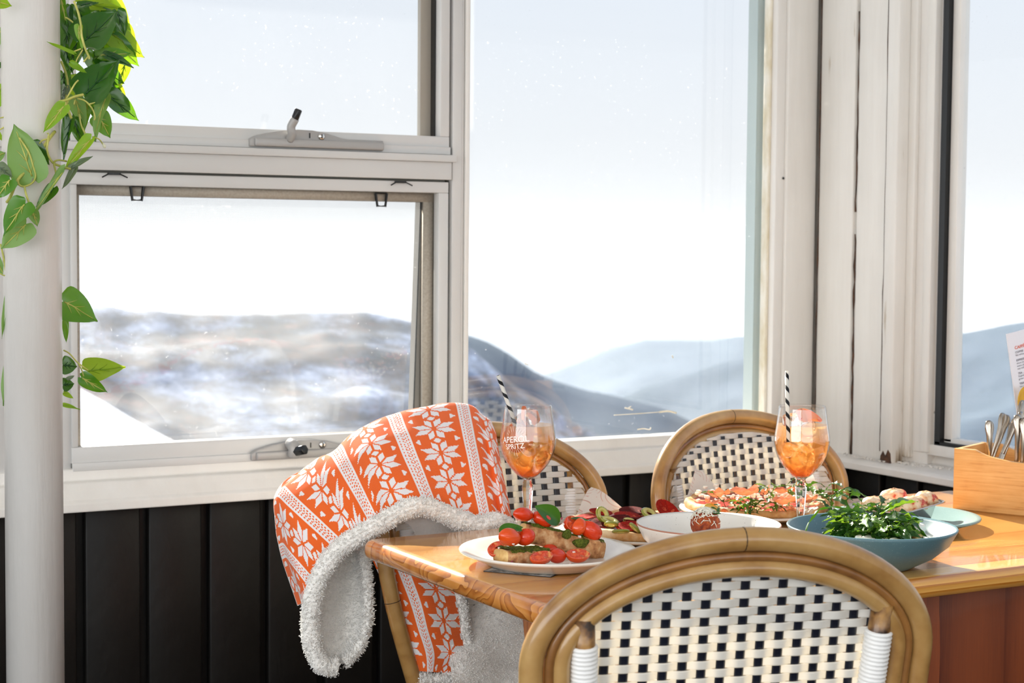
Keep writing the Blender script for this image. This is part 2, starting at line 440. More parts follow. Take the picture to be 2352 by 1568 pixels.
def dusty(name, lo, hi, spots=0.0, seed=0.0, edge=0.0):
    """window glass with a film of dust (light-scattering), denser low on the pane"""
    m = glass_mat(name, (0.985, 0.995, 0.99, 1), 1.5, veil=lo, veil_c=(0.93, 0.95, 0.96, 1))
    v = coords(m, (1, 1, 1)); s = N(m, 'ShaderNodeSeparateXYZ'); L(m, v, s.inputs[0])
    g = N(m, 'ShaderNodeMapRange'); g.inputs[1].default_value, g.inputs[2].default_value = 0.80, 1.02
    g.inputs[3].default_value, g.inputs[4].default_value = hi, 0.0; L(m, s.outputs['Z'], g.inputs[0])
    n1 = noise_fac(m, 7, 6, 0.65, stretch=(1, 1, 0.7))
    f = math_n(m, 'MULTIPLY', math_n(m, 'ADD', g.outputs[0], lo), math_n(m, 'MULTIPLY', n1, 2.0))
    if spots:
        n2 = noise_fac(m, 150, 2, 0.5)
        d = math_n(m, 'MULTIPLY', math_n(m, 'GREATER_THAN', n2, 0.70), spots)
        n3 = noise_fac(m, 3.5, 3, 0.6)
        d = math_n(m, 'MULTIPLY', d, math_n(m, 'GREATER_THAN', n3, 0.50))
        f = math_n(m, 'MAXIMUM', f, d)
    L(m, f, m.node_tree.nodes['veil'].inputs[0]); return m
m_pane_low = dusty('dusty_glass_low', 0.004, 0.022, 0.12)
m_pane = dusty('dusty_glass', 0.002, 0.026, 0.10)
m_pane_hi = dusty('dusty_glass_high', 0.010, 0.0, 0.15)
tilt = 0.034
op = MB()
gx0, gx1, gz0, gz1 = 0.852, 1.5745, 0.80, 1.312
def py(z): return YW + .040 + tilt * (1.31 - z) / 0.5
op.grid([[(x, py(z), z) for x in (gx0 - .02, gx1)] for z in (gz0, gz1)], flip=True)
sash2 = MB()
for (xa, xb) in ((1.5745, 1.640), (0.815, 0.851)):
    P = [[(xa, py(z) - .006, z) for z in (0.80, 1.33)], [(xb, py(z) - .006, z) for z in (0.80, 1.33)], [(xb, py(z) + .02, z) for z in (0.80, 1.33)], [(xa, py(z) + .02, z) for z in (0.80, 1.33)]]
    sash2.grid(P, cu=True)
sash2.box(0.835, 1.60, YW + .035, YW + .055, 1.306, 1.332)
o2 = obj('outer_sash', sash2, m_alu_grey, w1, smooth=False)
obj('pane', op, m_pane_low, w1)
obj('gasket', MB().grid([[(1.572, py(z) - .008, z) for z in (0.80, 1.31)], [(1.575, py(z) - .008, z) for z in (0.80, 1.31)]]), m_gasket, o2, smooth=False)
for (px, py_) in ((314, 428), (875, 444)):
    c = atY(px, py_, YW + .022)
    clip = MB(); c = c - np.array((0, .002, 0))
    clip.tube([c + (-.0125, 0, 0), c + (-.009, 0, -.026), c + (.009, 0, -.026), c + (.0125, 0, 0)], 0.0030, 6)
    clip.tube([c + (-.0125, 0, 0), c + (.0125, 0, 0)], 0.0016, 6)
    obj('screen_clip', clip, m_knob, w1, smooth=False)
for (px, py_) in ((262, 399), (920, 418)):
    c = atY(px, py_, YW - .006)
    clip = MB()
    clip.obox(c, (.012, 0, 0), (0, .003, 0), (0, 0, .002))
    clip.tube([c + (-.010, -.002, 0), c + (-.024, -.006, -.007)], 0.0014, 6); clip.tube([c + (.010, -.002, 0), c + (.024, -.006, -.007)], 0.0014, 6)
    obj('screen_clip', clip, m_knob, w1, smooth=False)
# upper sash
up = obj('sash', frame_ring(MB(), 0.838, 1.6205, 1.4035, 2.36, 0.012, 0.021, 0.037, 0.03, YW - .004, YW + .022), m_alu, w1, bevel=0.0015)
obj('sash_step', MB().box(0.838, 1.6205, YW - .010, YW + .01, 1.4035, 1.419), m_alu, up, bevel=0.001)
obj('outer_sash', frame_ring(MB(), 0.816, 1.640, 1.410, 2.36, 0.03, 0.067, 0.031, 0.03, YW + .036, YW + .05), m_alu_grey, w1, smooth=False)
obj('gasket', MB().box(1.5965, 1.5995, YW + .018, YW + .036, 1.44, 2.34), m_gasket, up, smooth=False)
obj('pane', MB().add([(0.845, YW + .042, 1.436), (1.59, YW + .042, 1.436), (1.59, YW + .042, 2.34), (0.845, YW + .042, 2.34)], [(0, 1, 2, 3)]), m_pane_hi, w1)
def cam_lock(x0, x1, zb, flip):
    """long silver cam lock with an arched back plate, a lever with a black tip and a round key lock"""
    prof = [(0, 0), (0, .013), (.006, .019)] + [(.006 + .2 * t * (x1 - x0) / .283, .019 + .017 * math.sin(t * math.pi / 2) ** 0.9) for t in (0.2, .4, .6, .8, 1)]
    k = (x1 - x0) / .283
    prof = [(0, 0), (0, .014), (.012 * k, .021), (.04 * k, .0285), (.07 * k, .0335), (.10 * k, .036), (.13 * k, .0355), (.16 * k, .031), (.19 * k, .0225), (.205 * k, .0205), (.283 * k, .0205), (.283 * k, 0)]
    Mx = Matrix(((1, 0, 0, x0), (0, 0, 1, 0), (0, 1, 0, zb), (0, 0, 0, 1)))
    lk = obj('cam_lock', MB().prism(prof, YW - .018, YW - .004, M=Mx), m_silver, w1, bevel=0.002)
    obj('housing', MB().box(x0 + .008, x1 - .0015, YW - .026, YW - .016, zb + .001, zb + .017), m_silver, lk, bevel=0.003)
    cx, cz = x0 + .080 * k, zb + .021
    if flip:   # lever up
        lv = [(cx, YW - .022, cz - .005), (cx, YW - .034, cz + .004), (cx - .003, YW - .036, cz + .018), (cx + .003, YW - .042, cz + .034)]
        tip = [(cx + .002, YW - .042, cz + .032), (cx + .009, YW - .046, cz + .052)]
    else:
        lv = [(cx, YW - .020, cz + .008), (cx, YW - .036, cz + .006), (cx, YW - .040, cz - .004), (cx, YW - .038, cz - .014)]
        tip = [(cx + .001, YW - .044, cz - .004), (cx + .012, YW - .066, cz + .002)]
    obj('lever', MB().tube(smooth_poly(lv, 4), 0.0085 if flip else 0.0125, 12), m_silver, lk)
    obj('lever_tip', MB().tube([tip[0], np.array(tip[1])], 0.0082 if flip else 0.0105, 6), m_knob, lk, bevel=0.002)
    kx = x0 + .148 * k
    cyl = MB()
    pr = [(0.0, 0), (.0072, 0), (.0074, -.002), (.0055, -.0035), (.0, -.0035)]
    rings = [[(kx + max(r, 1e-5) * math.cos(q), YW - .018 + d, zb + .0245 + max(r, 1e-5) * math.sin(q)) for q in [2 * math.pi * j / 20 for j in range(20)]] for r, d in pr]
    obj('key_lock', cyl.grid(rings, cv=True), m_chrome, lk)
    obj('keyway', MB().box(kx - .0011, kx + .0011, YW - .0222, YW - .0205, zb + .021, zb + .028), m_knob, lk, smooth=False)
    obj('slot', MB().box(kx - .026, kx - .0235, YW - .0188, YW - .0175, zb + .020, zb + .030), m_knob, lk, smooth=False)
cam_lock(1.182, 1.465, 1.4055, True)
cam_lock(1.185, 1.468, 0.795, False)

# ---- window 2: fixed pane in the middle with painted stops
w2 = obj('window_2', MB().box(1.6675, 2.495, YW + .002, YW + .07, 0.764, 0.7725).box(1.66, 2.5, YW + .06, YW + .10, 2.33, 2.36), m_white, kind='structure', bevel=0.0015)
obj('jamb', MB().box(2.466, 2.492, YW + .0, YW + .07, 0.764, 2.36), m_white, w2, bevel=0.002)
obj('putty', MB().box(2.4575, 2.466, YW + .018, YW + .04, 0.772, 2.36), m_putty, w2, bevel=0.002)
obj('putty', MB().box(1.667, 2.46, YW + .010, YW + .036, 0.7725, 0.7800), m_putty, w2, bevel=0.002)
obj('outer_stop', MB().box(2.447, 2.4675, YW + .05, YW + .085, 0.772, 2.36), mat('weathered_grey_paint', (176, 190, 190), .6), w2, smooth=False)
obj('outer_sill', MB().box(1.6, 2.6, YW + .045, YW + .16, 0.742, 0.766), m_white, w2, smooth=False)
obj('pane', MB().add([(1.66, YW + .036, 0.772), (2.468, YW + .036, 0.772), (2.468, YW + .036, 2.34), (1.66, YW + .036, 2.34)], [(0, 1, 2, 3)]), m_pane, w2)
# smears of old paint and tape on the middle pane
def smear(pts, w, name='paint_smear'):
    mb = MB(); q = [atY(x, y, YW + .0345) for x, y in pts]
    rs = [w * R.uniform(.6, 1.25) for _ in q]
    mb.tube(smooth_poly(q, 5), [rs[0]] * (5 * (len(q) - 1) + 1) if True else rs, 6, flat=1.0)
    for i in range(len(mb.v)):
        v = mb.v[i]; mb.v[i] = (v[0], YW + .0345 + (v[1] - YW - .0345) * .15, v[2])
    obj(name, mb, m_putty, w2)
smear([(1410, 953), (1460, 950), (1515, 946)], .0010)
smear([(1515, 946), (1535, 944), (1554, 948)], .0032)
smear([(1435, 936), (1448, 939), (1454, 941)], .0018)
smear([(1450, 933), (1440, 938)], .0012)
smear([(1464, 986), (1478, 984), (1492, 986), (1495, 981)], .0018)
smear([(1205, 834), (1213, 838)], .0014)
smear([(1544, 816), (1546, 822)], .0016)
obj('screw', MB().lathe([(0, 0), (.0028, 0), (.0028, .001)], 12, (0, 0, 0)), m_knob, w2, loc=None).matrix_world = Matrix.Translation((2.488, YW - .001, 1.378)) @ Matrix.Rotation(math.pi / 2, 4, 'X')

# ---- window 3 in the right-hand wall
w3 = obj('window_3', MB().box(XW + .022, XW + .10, 2.812, 2.846, 0.775, 2.36), m_white, kind='structure', bevel=0.002)
obj('stop_bead', MB().box(XW + .012, XW + .05, 2.789, 2.812, 0.778, 2.36), m_old, w3, bevel=0.002)
obj('stop_bead', MB().box(XW + .030, XW + .06, 2.777, 2.790, 0.795, 2.36), m_alu, w3, bevel=0.0015)
obj('gasket', MB().box(XW + .022, XW + .05, 2.7605, 2.777, 0.798, 2.36), m_gasket, w3, smooth=False)
obj('gasket', MB().box(XW + .022, XW + .05, 1.2, 2.777, 0.7955, 0.803), m_gasket, w3, smooth=False)
obj('sash', MB().box(XW + .034, XW + .06, 2.737, 2.7605, 0.803, 2.36).box(XW + .034, XW + .06, 1.2, 2.7605, 0.798, 0.812), m_old, w3, bevel=0.002)
obj('lower_rail', MB().box(XW + .020, XW + .06, 1.2, 2.80, 0.772, 0.7955), m_old, w3, bevel=0.002)
obj('pane', MB().add([(XW + .048, 2.755, 0.805), (XW + .048, 1.2, 0.805), (XW + .048, 1.2, 2.34), (XW + .048, 2.755, 2.34)], [(0, 1, 2, 3)]), m_pane, w3)
obj('rivet', MB().lathe([(0, .002), (.002, .0015), (.0032, 0)], 10, (0, 0, 0)).lathe([(0, .002), (.002, .0015), (.0032, 0)], 10, (0, .0, .0)), m_chrome, w3).matrix_world = Matrix.Translation((XW + .028, 2.783, 0.865)) @ Matrix.Rotation(-math.pi / 2, 4, 'Y')

# ---- round post beside the window
post_c = (0.6705, 2.767)
clm = MB().lathe([(0.0, 0), (0.0455, 0), (0.0455, ZC)], 64, (post_c[0], post_c[1], 0))
obj('column', clm, m_white, kind='structure')

# ------------------------------------------------------------------ outside: snowfield, ridges and the haze between them
def ridge(name, dist, crest, drop, label, m, rough_amp=0.0, near=None, seed=0, nr=60, na=220, az=(-20, 62), cat='hill'):
    """a real hill: crest line (picture points turned into heights at its distance), slope towards and away from the house"""
    pts = sorted([(math.degrees(math.atan2(px_ray(x, y)[0], px_ray(x, y)[1])), px_ray(x, y)[2] / math.hypot(px_ray(x, y)[0], px_ray(x, y)[1])) for x, y in crest])
    A = np.array([p[0] for p in pts]); E = np.array([p[1] for p in pts])
    near = near or dist * 0.55
    rows = []
    for i in range(nr + 1):
        t = i / nr * 1.35
        row = []
        for j in range(na + 1):
            a = az[0] + (az[1] - az[0]) * j / na
            e = np.interp(a, A, E)
            zc = CAM[2] + e * dist
            r = near + (dist - near) * min(t, 1.0) + (max(t - 1, 0)) * dist * 0.8
            if t <= 1: z = zc - drop * (1 - t ** 0.85) if t > 0 else zc - drop
            else: z = zc - (t - 1) * drop * 1.2
            s = dist / 14.0
            nz = noise.fractal(Vector((r * math.sin(math.radians(a)) / s, r * math.cos(math.radians(a)) / s, seed)), 1.0, 2.0, 5)
            z += nz * rough_amp * dist * (0.25 + 0.75 * min(1, abs(1 - t) * 3))
            row.append((r * math.sin(math.radians(a)), r * math.cos(math.radians(a)), z))
        rows.append(row)
    o = obj(name, MB().grid(rows, flip=True), m)
    return tag(o, label, cat)
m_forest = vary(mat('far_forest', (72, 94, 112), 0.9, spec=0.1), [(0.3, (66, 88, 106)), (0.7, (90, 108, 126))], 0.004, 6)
m_forest2 = vary(mat('nearer_forest', (70, 88, 104), 0.9, spec=0.1), [(0.3, (64, 84, 100)), (0.7, (90, 106, 122))], 0.01, 6)  # base colour lightened and blued to stand in for haze
m_snow = mat('snow_and_heath', (240, 244, 250), 0.8, spec=0.2)
_p = coords(m_snow, (0.024, 0.008, 0.085), rot=(0.0, 0.0, math.radians(-32)))
_n1 = noise_fac(m_snow, 1.0, 7, 0.62, vec=_p)
_n2 = noise_fac(m_snow, 1.0, 9, 0.85, vec=coords(m_snow, (0.07, 0.03, 0.22), rot=(0, 0, math.radians(-32))))
_h = math_n(m_snow, 'ADD', _n1, math_n(m_snow, 'MULTIPLY', math_n(m_snow, 'SUBTRACT', _n2, 0.5), 0.95))
L(m_snow, ramp(m_snow, _h, [(0.27, (200, 211, 232)), (0.37, (132, 147, 172)), (0.52, (70, 82, 98)), (0.62, (66, 70, 80)), (0.74, (112, 94, 100))]), m_snow.node_tree.nodes['bsdf'].inputs['Base Color'])
m_snowp = mat('clean_snow', (248, 250, 255), 0.7, spec=0.3)

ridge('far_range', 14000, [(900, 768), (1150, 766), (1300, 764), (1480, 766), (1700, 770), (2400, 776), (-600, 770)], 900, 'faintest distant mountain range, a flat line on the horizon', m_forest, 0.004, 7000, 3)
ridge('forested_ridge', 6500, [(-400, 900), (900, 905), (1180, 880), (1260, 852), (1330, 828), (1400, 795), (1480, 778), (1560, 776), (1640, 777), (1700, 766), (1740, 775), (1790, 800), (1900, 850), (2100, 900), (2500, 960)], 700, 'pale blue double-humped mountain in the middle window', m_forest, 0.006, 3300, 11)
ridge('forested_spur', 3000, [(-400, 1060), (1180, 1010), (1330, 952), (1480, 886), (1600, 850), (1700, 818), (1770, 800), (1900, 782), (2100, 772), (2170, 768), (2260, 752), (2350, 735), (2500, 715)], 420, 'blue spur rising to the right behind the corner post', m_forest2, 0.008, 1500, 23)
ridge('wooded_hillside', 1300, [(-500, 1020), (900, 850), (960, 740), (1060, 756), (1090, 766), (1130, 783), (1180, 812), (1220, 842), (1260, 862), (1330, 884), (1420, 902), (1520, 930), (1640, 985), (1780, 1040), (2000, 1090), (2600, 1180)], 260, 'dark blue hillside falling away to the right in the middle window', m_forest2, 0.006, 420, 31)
ridge('snowy_hill', 620, [(-700, 640), (-200, 660), (150, 690), (225, 702), (300, 716), (360, 713), (430, 722), (540, 720), (620, 722), (700, 718), (760, 714), (830, 713), (880, 724), (930, 736), (1000, 752), (1080, 800), (1180, 880), (1300, 960), (1450, 1040), (1700, 1150), (2400, 1300)], 76, 'snow-streaked hill with dark heath filling the lower left window', m_snow, 0.012, 120, 41, nr=110, na=320)
ridge('snow_bank', 60, [(-800, 760), (-100, 800), (100, 840), (190, 885), (260, 925), (330, 966), (420, 1015), (520, 1070), (700, 1150), (1000, 1180), (2600, 1400)], 14, 'smooth white snow bank low in the left window', m_snowp, 0.002, 9, 51)

hz = MB(); 
hz.box(-9000, 16000, 900, 15000, -2200, 70)
haze = obj('mountain_haze', hz, None or bpy.data.materials.new('mountain_haze'), smooth=False)
haze['kind'] = 'stuff'; tag(haze, 'thin bluish haze lying between the distant mountain ridges', 'haze')
_m = haze.data.materials[0]; _m.use_nodes = True; _m.node_tree.nodes.clear()
_o = N(_m, 'ShaderNodeOutputMaterial'); _v = N(_m, 'ShaderNodeVolumeScatter')
_v.inputs['Color'].default_value = (0.80, 0.89, 1.0, 1); _v.inputs['Density'].default_value = 0.00005; _v.inputs['Anisotropy'].default_value = 0.2
L(_m, _v.outputs[0], _o.inputs['Volume'])

# ------------------------------------------------------------------ table
def wood(name, light, dark, rough, coat, board=0.095, ringscale=30.0, pith=(0.01, -0.05), axis='x', distort=1.6):
    m = mat(name, light, rough, coat=coat, crough=0.06, spec=0.4)
    t = N(m, 'ShaderNodeTexCoord'); s = N(m, 'ShaderNodeSeparateXYZ'); L(m, t.outputs['Object'], s.inputs[0])
    X, Y, Z = (s.outputs[k] for k in 'XYZ')
    if axis == 'z': X, Y, Z = Z, X, Y
    if axis == 'y': X, Y, Z = Y, X, Z
    b = math_n(m, 'FLOOR', math_n(m, 'DIVIDE', Y, board))
    wn_ = N(m, 'ShaderNodeTexWhiteNoise', noise_dimensions='1D'); L(m, b, wn_.inputs['W'])
    r1 = wn_.outputs['Value']
    yl = math_n(m, 'SUBTRACT', math_n(m, 'SUBTRACT', Y, math_n(m, 'MULTIPLY', b, board)), math_n(m, 'ADD', board * .3 + pith[0], math_n(m, 'MULTIPLY', r1, board * .5)))
    zl = math_n(m, 'ADD', Z, math_n(m, 'ADD', pith[1], math_n(m, 'MULTIPLY', r1, -0.03)))
    cv = N(m, 'ShaderNodeCombineXYZ')
    L(m, math_n(m, 'ADD', math_n(m, 'MULTIPLY', X, 0.07), math_n(m, 'MULTIPLY', r1, 7.0)), cv.inputs['X']); L(m, yl, cv.inputs['Y']); L(m, zl, cv.inputs['Z'])
    w = N(m, 'ShaderNodeTexWave', wave_type='RINGS', rings_direction='X', wave_profile='SAW')
    w.inputs['Scale'].default_value = ringscale; w.inputs['Distortion'].default_value = distort; w.inputs['Detail'].default_value = 3; w.inputs['Detail Scale'].default_value = 1.6
    L(m, cv.outputs[0], w.inputs['Vector'])
    fine = noise_fac(m, 1.0, 5, 0.6, stretch=(14, 420, 420) if axis == 'x' else ((420, 420, 14) if axis == 'z' else (420, 14, 420)))
    k = math_n(m, 'ADD', math_n(m, 'MULTIPLY', w.outputs['Fac'], 0.80), math_n(m, 'MULTIPLY', fine, 0.46))
    c = ramp(m, k, [(0.20, light), (0.66, tuple(int(a * .62 + b2 * .38) for a, b2 in zip(light, dark))), (1.0, dark)])
    c2 = mixc(m, math_n(m, 'MULTIPLY', r1, 0.30), c, dark)
    L(m, c2, m.node_tree.nodes['bsdf'].inputs['Base Color'])
    L(m, ramp(m, noise_fac(m, 30, 5, 0.7), [(0.35, (rough * 255 * .7,) * 3), (0.75, (min(255, rough * 255 * 1.8),) * 3)]), m.node_tree.nodes['bsdf'].inputs['Roughness']) if False else None
    bump(m, 1, 0.05, 0.001, fac=fine)
    return m
m_table = wood('varnished_pine', (246, 190, 104), (188, 114, 38), 0.25, 0.7)
m_table_leg = wood('orange_pine', (206, 128, 62), (150, 78, 32), 0.4, 0.3, board=0.13, axis='z')
m_panel = wood('red_brown_pine', (150, 76, 38), (92, 40, 20), 0.45, 0.15, board=0.16, ringscale=24, axis='z')
TZ = 0.74
TX0, TX1, TY0, TY1 = 1.142, 2.432, 1.868, 2.542
def rounded_slab(x0, x1, y0, y1, z0, z1, rc, re, nc=6, ne=5):
    def ring(ins, z):
        P = []
        for cx, cy, a0 in ((x1 - rc, y1 - rc, 0), (x0 + rc, y1 - rc, 90), (x0 + rc, y0 + rc, 180), (x1 - rc, y0 + rc, 270)):
            for i in range(nc + 1):
                a = math.radians(a0 + 90 * i / nc)
                P.append((cx + (rc - ins) * math.cos(a), cy + (rc - ins) * math.sin(a), z))
        return P
    rows = []
    for i in range(ne + 1):
        a = math.pi / 2 * i / ne
        rows.append(ring(re * (1 - math.sin(a)), z0 + re * (1 - math.cos(a))))
    for i in range(ne + 1):
        a = math.pi / 2 * i / ne
        rows.append(ring(re * (1 - math.cos(a)), z1 - re * (1 - math.sin(a))))
    mb = MB().grid(rows, cv=True, flip=True)
    k = len(rows[0]); n = len(rows)
    mb.f.append(tuple(reversed(range(k)))); mb.m.append(0)
    mb.f.append(tuple((n - 1) * k + j for j in range(k))); mb.m.append(0)
    return mb
tb = thing('dining_table', 'varnished orange pine dining table laden with food in the window corner', 'table', ((TX0 + TX1) / 2, (TY0 + TY1) / 2, 0))
m_end = mat('varnished_end_grain', (176, 104, 44), 0.25, coat=0.8, crough=0.05)
_t = math_n(m_end, 'FRACT', math_n(m_end, 'MULTIPLY', noise_fac(m_end, 1.0, 2, 0.45, dist=0.6, stretch=(4, 8.5, 13)), 11.0))
L(m_end, ramp(m_end, math_n(m_end, 'ADD', math_n(m_end, 'MULTIPLY', _t, .85), math_n(m_end, 'MULTIPLY', noise_fac(m_end, 150, 4), .2)), [(0.1, (222, 152, 76)), (0.65, (202, 126, 54)), (0.98, (152, 84, 32))]), m_end.node_tree.nodes['bsdf'].inputs['Base Color'])
tt_ = obj('tabletop', rounded_slab(TX0, TX1, TY0, TY1, TZ - 0.033, TZ, 0.022, 0.0145), [m_table, m_end], tb, world=True)
for p in tt_.data.polygons:
    if p.normal.x < -.35: p.material_index = 1
# slab legs: a shaped one near the left end, and the broad panel under the right end
lp = [(0, 0), (0.0, .05), (.03, .10), (.05, .3), (.045, .5), (.014, .64), (.0, .705)]
poly = [(y, z) for y, z in lp] + [(0.30 - y, z) for y, z in reversed(lp)]
Mx = Matrix(((0, 0, 1, 0), (1, 0, 0, 1.93), (0, 1, 0, 0), (0, 0, 0, 1)))
obj('leg', MB().prism(poly, 1.262, 1.300, M=Mx), m_table_leg, tb, world=True, bevel=0.006)
obj('leg', MB().box(1.62, 2.37, 1.915, 1.950, 0, 0.7065), m_panel, tb, world=True, bevel=0.003)
obj('rail', MB().box(1.30, 1.62, 2.18, 2.215, 0.12, 0.24), m_table_leg, tb, world=True, bevel=0.004)

# ------------------------------------------------------------------ bistro chairs
m_bamboo = mat('varnished_bamboo', (190, 142, 80), 0.28, coat=0.4, crough=0.08)
_b1 = noise_fac(m_bamboo, 7, 4, 0.6); _b2 = noise_fac(m_bamboo, 26, 3, 0.6)
_bk = math_n(m_bamboo, 'ADD', math_n(m_bamboo, 'MULTIPLY', _b1, 0.7), math_n(m_bamboo, 'MULTIPLY', _b2, 0.3))
L(m_bamboo, ramp(m_bamboo, _bk, [(0.34, (190, 154, 98)), (0.52, (166, 126, 72)), (0.64, (130, 88, 44)), (0.74, (80, 50, 24))]), m_bamboo.node_tree.nodes['bsdf'].inputs['Base Color'])
m_bamboo_d = vary(mat('dark_bamboo', (150, 104, 56), 0.32, coat=0.3), [(0.35, (168, 118, 62)), (0.7, (112, 72, 36))], 12, 4)
m_node = vary(mat('scorched_bamboo', (120, 84, 40), 0.35, coat=0.3), [(0.36, (166, 122, 62)), (0.55, (112, 74, 34)), (0.66, (46, 28, 14))], 42, 3)
m_strand = mat('white_plastic_cane', (238, 237, 232), 0.32, spec=0.5, trl=0.30, tcol=(255, 244, 222))
m_navy = mat('navy_plastic_cane', (9, 16, 32), 0.28)
m_wrapw = mat('white_cane_wrap', (240, 240, 238), 0.3)
m_seam = mat('dark_seam', (52, 34, 18), 0.6)

RH, RW, PITCH = 0.0105, 0.0115, 0.0235    # row height, navy strip width, strip spacing
def make_chair(name, label, bow):
    t = thing(name, label, 'chair', group=None)
    TL = math.tan(math.radians(9.0))
    def P(x, z, off=0.0):                   # a point of the backrest sheet (leans back, bows)
        return np.array((x, 0.20 + (z - 0.45) * TL - bow * x * x + off, z))
    A, B, ZC_ = 0.2405, 0.1415, 0.746        # centre line of the outer hoop
    def hoop(ins, off, zlow=0.44, xlow=0.178):
        pts = []
        a, b = A - ins, B - ins
        xl = xlow - ins
        for i in range(7):
            q = i / 7; z = zlow + (ZC_ - zlow) * q
            pts.append(P(xl + (a - xl) * math.sin(q * math.pi / 2) ** 1.1, z, off))
        for i in range(41):
            an = math.pi * i / 40; pts.append(P(a * math.cos(an), ZC_ + b * math.sin(an), off))
        for i in range(6, -1, -1):
            q = i / 7; z = zlow + (ZC_ - zlow) * q
            pts.append(P(-(xl + (a - xl) * math.sin(q * math.pi / 2) ** 1.1), z, off))
        return pts
    fr = obj('hoop', MB().tube(hoop(0, 0), 0.0140, 16), m_bamboo, t)
    hp = hoop(0, 0)
    for k in (27, 4, 50):                    # joints of the bamboo
        d = hp[k + 1] - hp[k - 1]; d /= np.linalg.norm(d)
        obj('joint', MB().tube([hp[k] - d * .0006, hp[k] + d * .0006], 0.01425, 16), m_seam, fr)
    obj('thin_hoop', MB().tube(hoop(0.0195, 0.004, 0.45), 0.0058, 10), m_bamboo_d, t)
    inner = obj('inner_hoop', MB().tube(hoop(0.0335, 0.003, 0.45), 0.0105, 12), m_bamboo, t)
    # posts with a white binding
    for s in (1, -1):
        pz = ZC_ + (B - .034) * math.sqrt(max(0, 1 - (0.181 / (A - .034)) ** 2)) if 0.181 < A - .034 else ZC_
        pp = [P(s * (0.164 + (z - .45) * .055), z, 0.002) for z in (0.44, 0.55, 0.68, 0.76, pz + .004)]
        po = obj('post', MB().tube(pp, [.0125, .0125, .013, .0135, .0130], 14), m_node, t)
        prof = []
        mb = MB(); z0, z1, n = 0.455, 0.770, 62
        ring = []
        for i in range(n * 4 + 1):
            z = z0 + (z1 - z0) * i / (n * 4)
            ring.append((P(s * (0.164 + (z - .45) * .055), z, 0.002), 0.0152 + 0.0016 * abs(math.sin(math.pi * i / 4))))
        mb.tube([q[0] for q in ring], [q[1] for q in ring], 14)
        obj('binding', mb, m_wrapw, po)
    # woven panel: navy uprights, white rows passing over and under them
    a_in, b_in = A - .0335, B - .0335
    def half(z):
        arch = a_in * math.sqrt(max(0, 1 - ((z - ZC_) / b_in) ** 2)) if z > ZC_ else a_in
        return min(arch, a_in if z > 0.728 else 0.180)
    z_lo = 0.50
    nc = 9
    cols = [(k + 0.5) * PITCH for k in range(-nc, nc)]
    for k, cx in enumerate(cols):
        if abs(cx) > a_in - .012: continue
        ztop = ZC_ + b_in * math.sqrt(1 - (cx / a_in) ** 2)
        if abs(cx) > 0.2: continue
        zs = np.linspace(z_lo if abs(cx) < .178 else .728, ztop, 14)
        prof = [(-RW / 2, 0), (-RW / 4, .0011), (0, .0002), (RW / 4, .0011), (RW / 2, 0), (RW / 4, -.0011), (0, -.0002), (-RW / 4, -.0011)]
        obj('upright_strand', MB().grid([[P(cx + px, z, py - .010) for px, py in prof] for z in zs], cv=True), m_navy, inner)
    r = 0; z = z_lo + RH / 2
    top = ZC_ + b_in + 0.003
    while z < top:
        hw = half(z - RH * .5) + 0.004
        if hw > 0.03:
            xs = []
            x = -hw; 
            n = max(8, int(2 * hw / (PITCH / 6)))
            xs = np.linspace(-hw, hw, n)
            rows = []
            for x in xs:
                ph = (x - cols[0]) / PITCH            # integer at the uprights
                wv = math.cos(math.pi * (ph + r)) * 0.0030
                cs = []
                for i in range(9):                     # four canes side by side
                    u = i / 8
                    cs.append((-.5 + u, 0.0009 + 0.0009 * abs(math.sin(u * 4 * math.pi))))
                zt = ZC_ + b_in * math.sqrt(max(0, 1 - (min(abs(x), a_in) / a_in) ** 2)) + .0045 if z > .728 else 9
                sec = [P(x, min(z + u * RH * .97, zt), wv + d - .010) for u, d in cs] + [P(x, min(z + u * RH * .97, zt), wv - d - .010) for u, d in reversed(cs)]
                rows.append(sec)
            obj('row_strand', MB().grid(rows, cv=True, flip=True), m_strand, inner)
        z += RH; r += 1
    # seat, seat rim, legs
    rim = [(0.205 * math.copysign(abs(math.cos(q)) ** .7, math.cos(q)), -0.02 + 0.215 * math.copysign(abs(math.sin(q)) ** .7, math.sin(q)), 0.45) for q in [2 * math.pi * i / 40 for i in range(40)]]
    obj('seat_rim', MB().tube(rim, 0.0125, 10, closed=True), m_bamboo, t)
    mw, mk = MB(), MB()
    yy = -0.225; r = 0
    while yy < 0.185:
        q = ((yy + .02) / .215); hw = 0.2 * (1 - min(1, abs(q)) ** 2.86) ** (1 / 2.86)
        if hw > .03:
            xs = np.linspace(-hw, hw, max(6, int(2 * hw / (PITCH / 4))))
            rows = [[(x, yy - RH * .48, .452 + .0026 * math.cos(math.pi * ((x - cols[0]) / PITCH + r))), (x, yy, .4535 + .0026 * math.cos(math.pi * ((x - cols[0]) / PITCH + r))), (x, yy + RH * .48, .452 + .0026 * math.cos(math.pi * ((x - cols[0]) / PITCH + r)))] for x in xs]
            mw.grid(rows)
        yy += RH; r += 1
    for cx in cols:
        q = cx / .205
        if abs(q) < .95:
            hh = .2 * (1 - abs(q) ** 2.86) ** (1 / 2.86)
            mk.box(cx - RW / 2, cx + RW / 2, -.02 - hh, -.02 + hh, .4505, .4517)
    st = obj('seat', mw, m_strand, t)
    st['kind'] = 'stuff'
    obj('seat_strands', mk, m_navy, st)
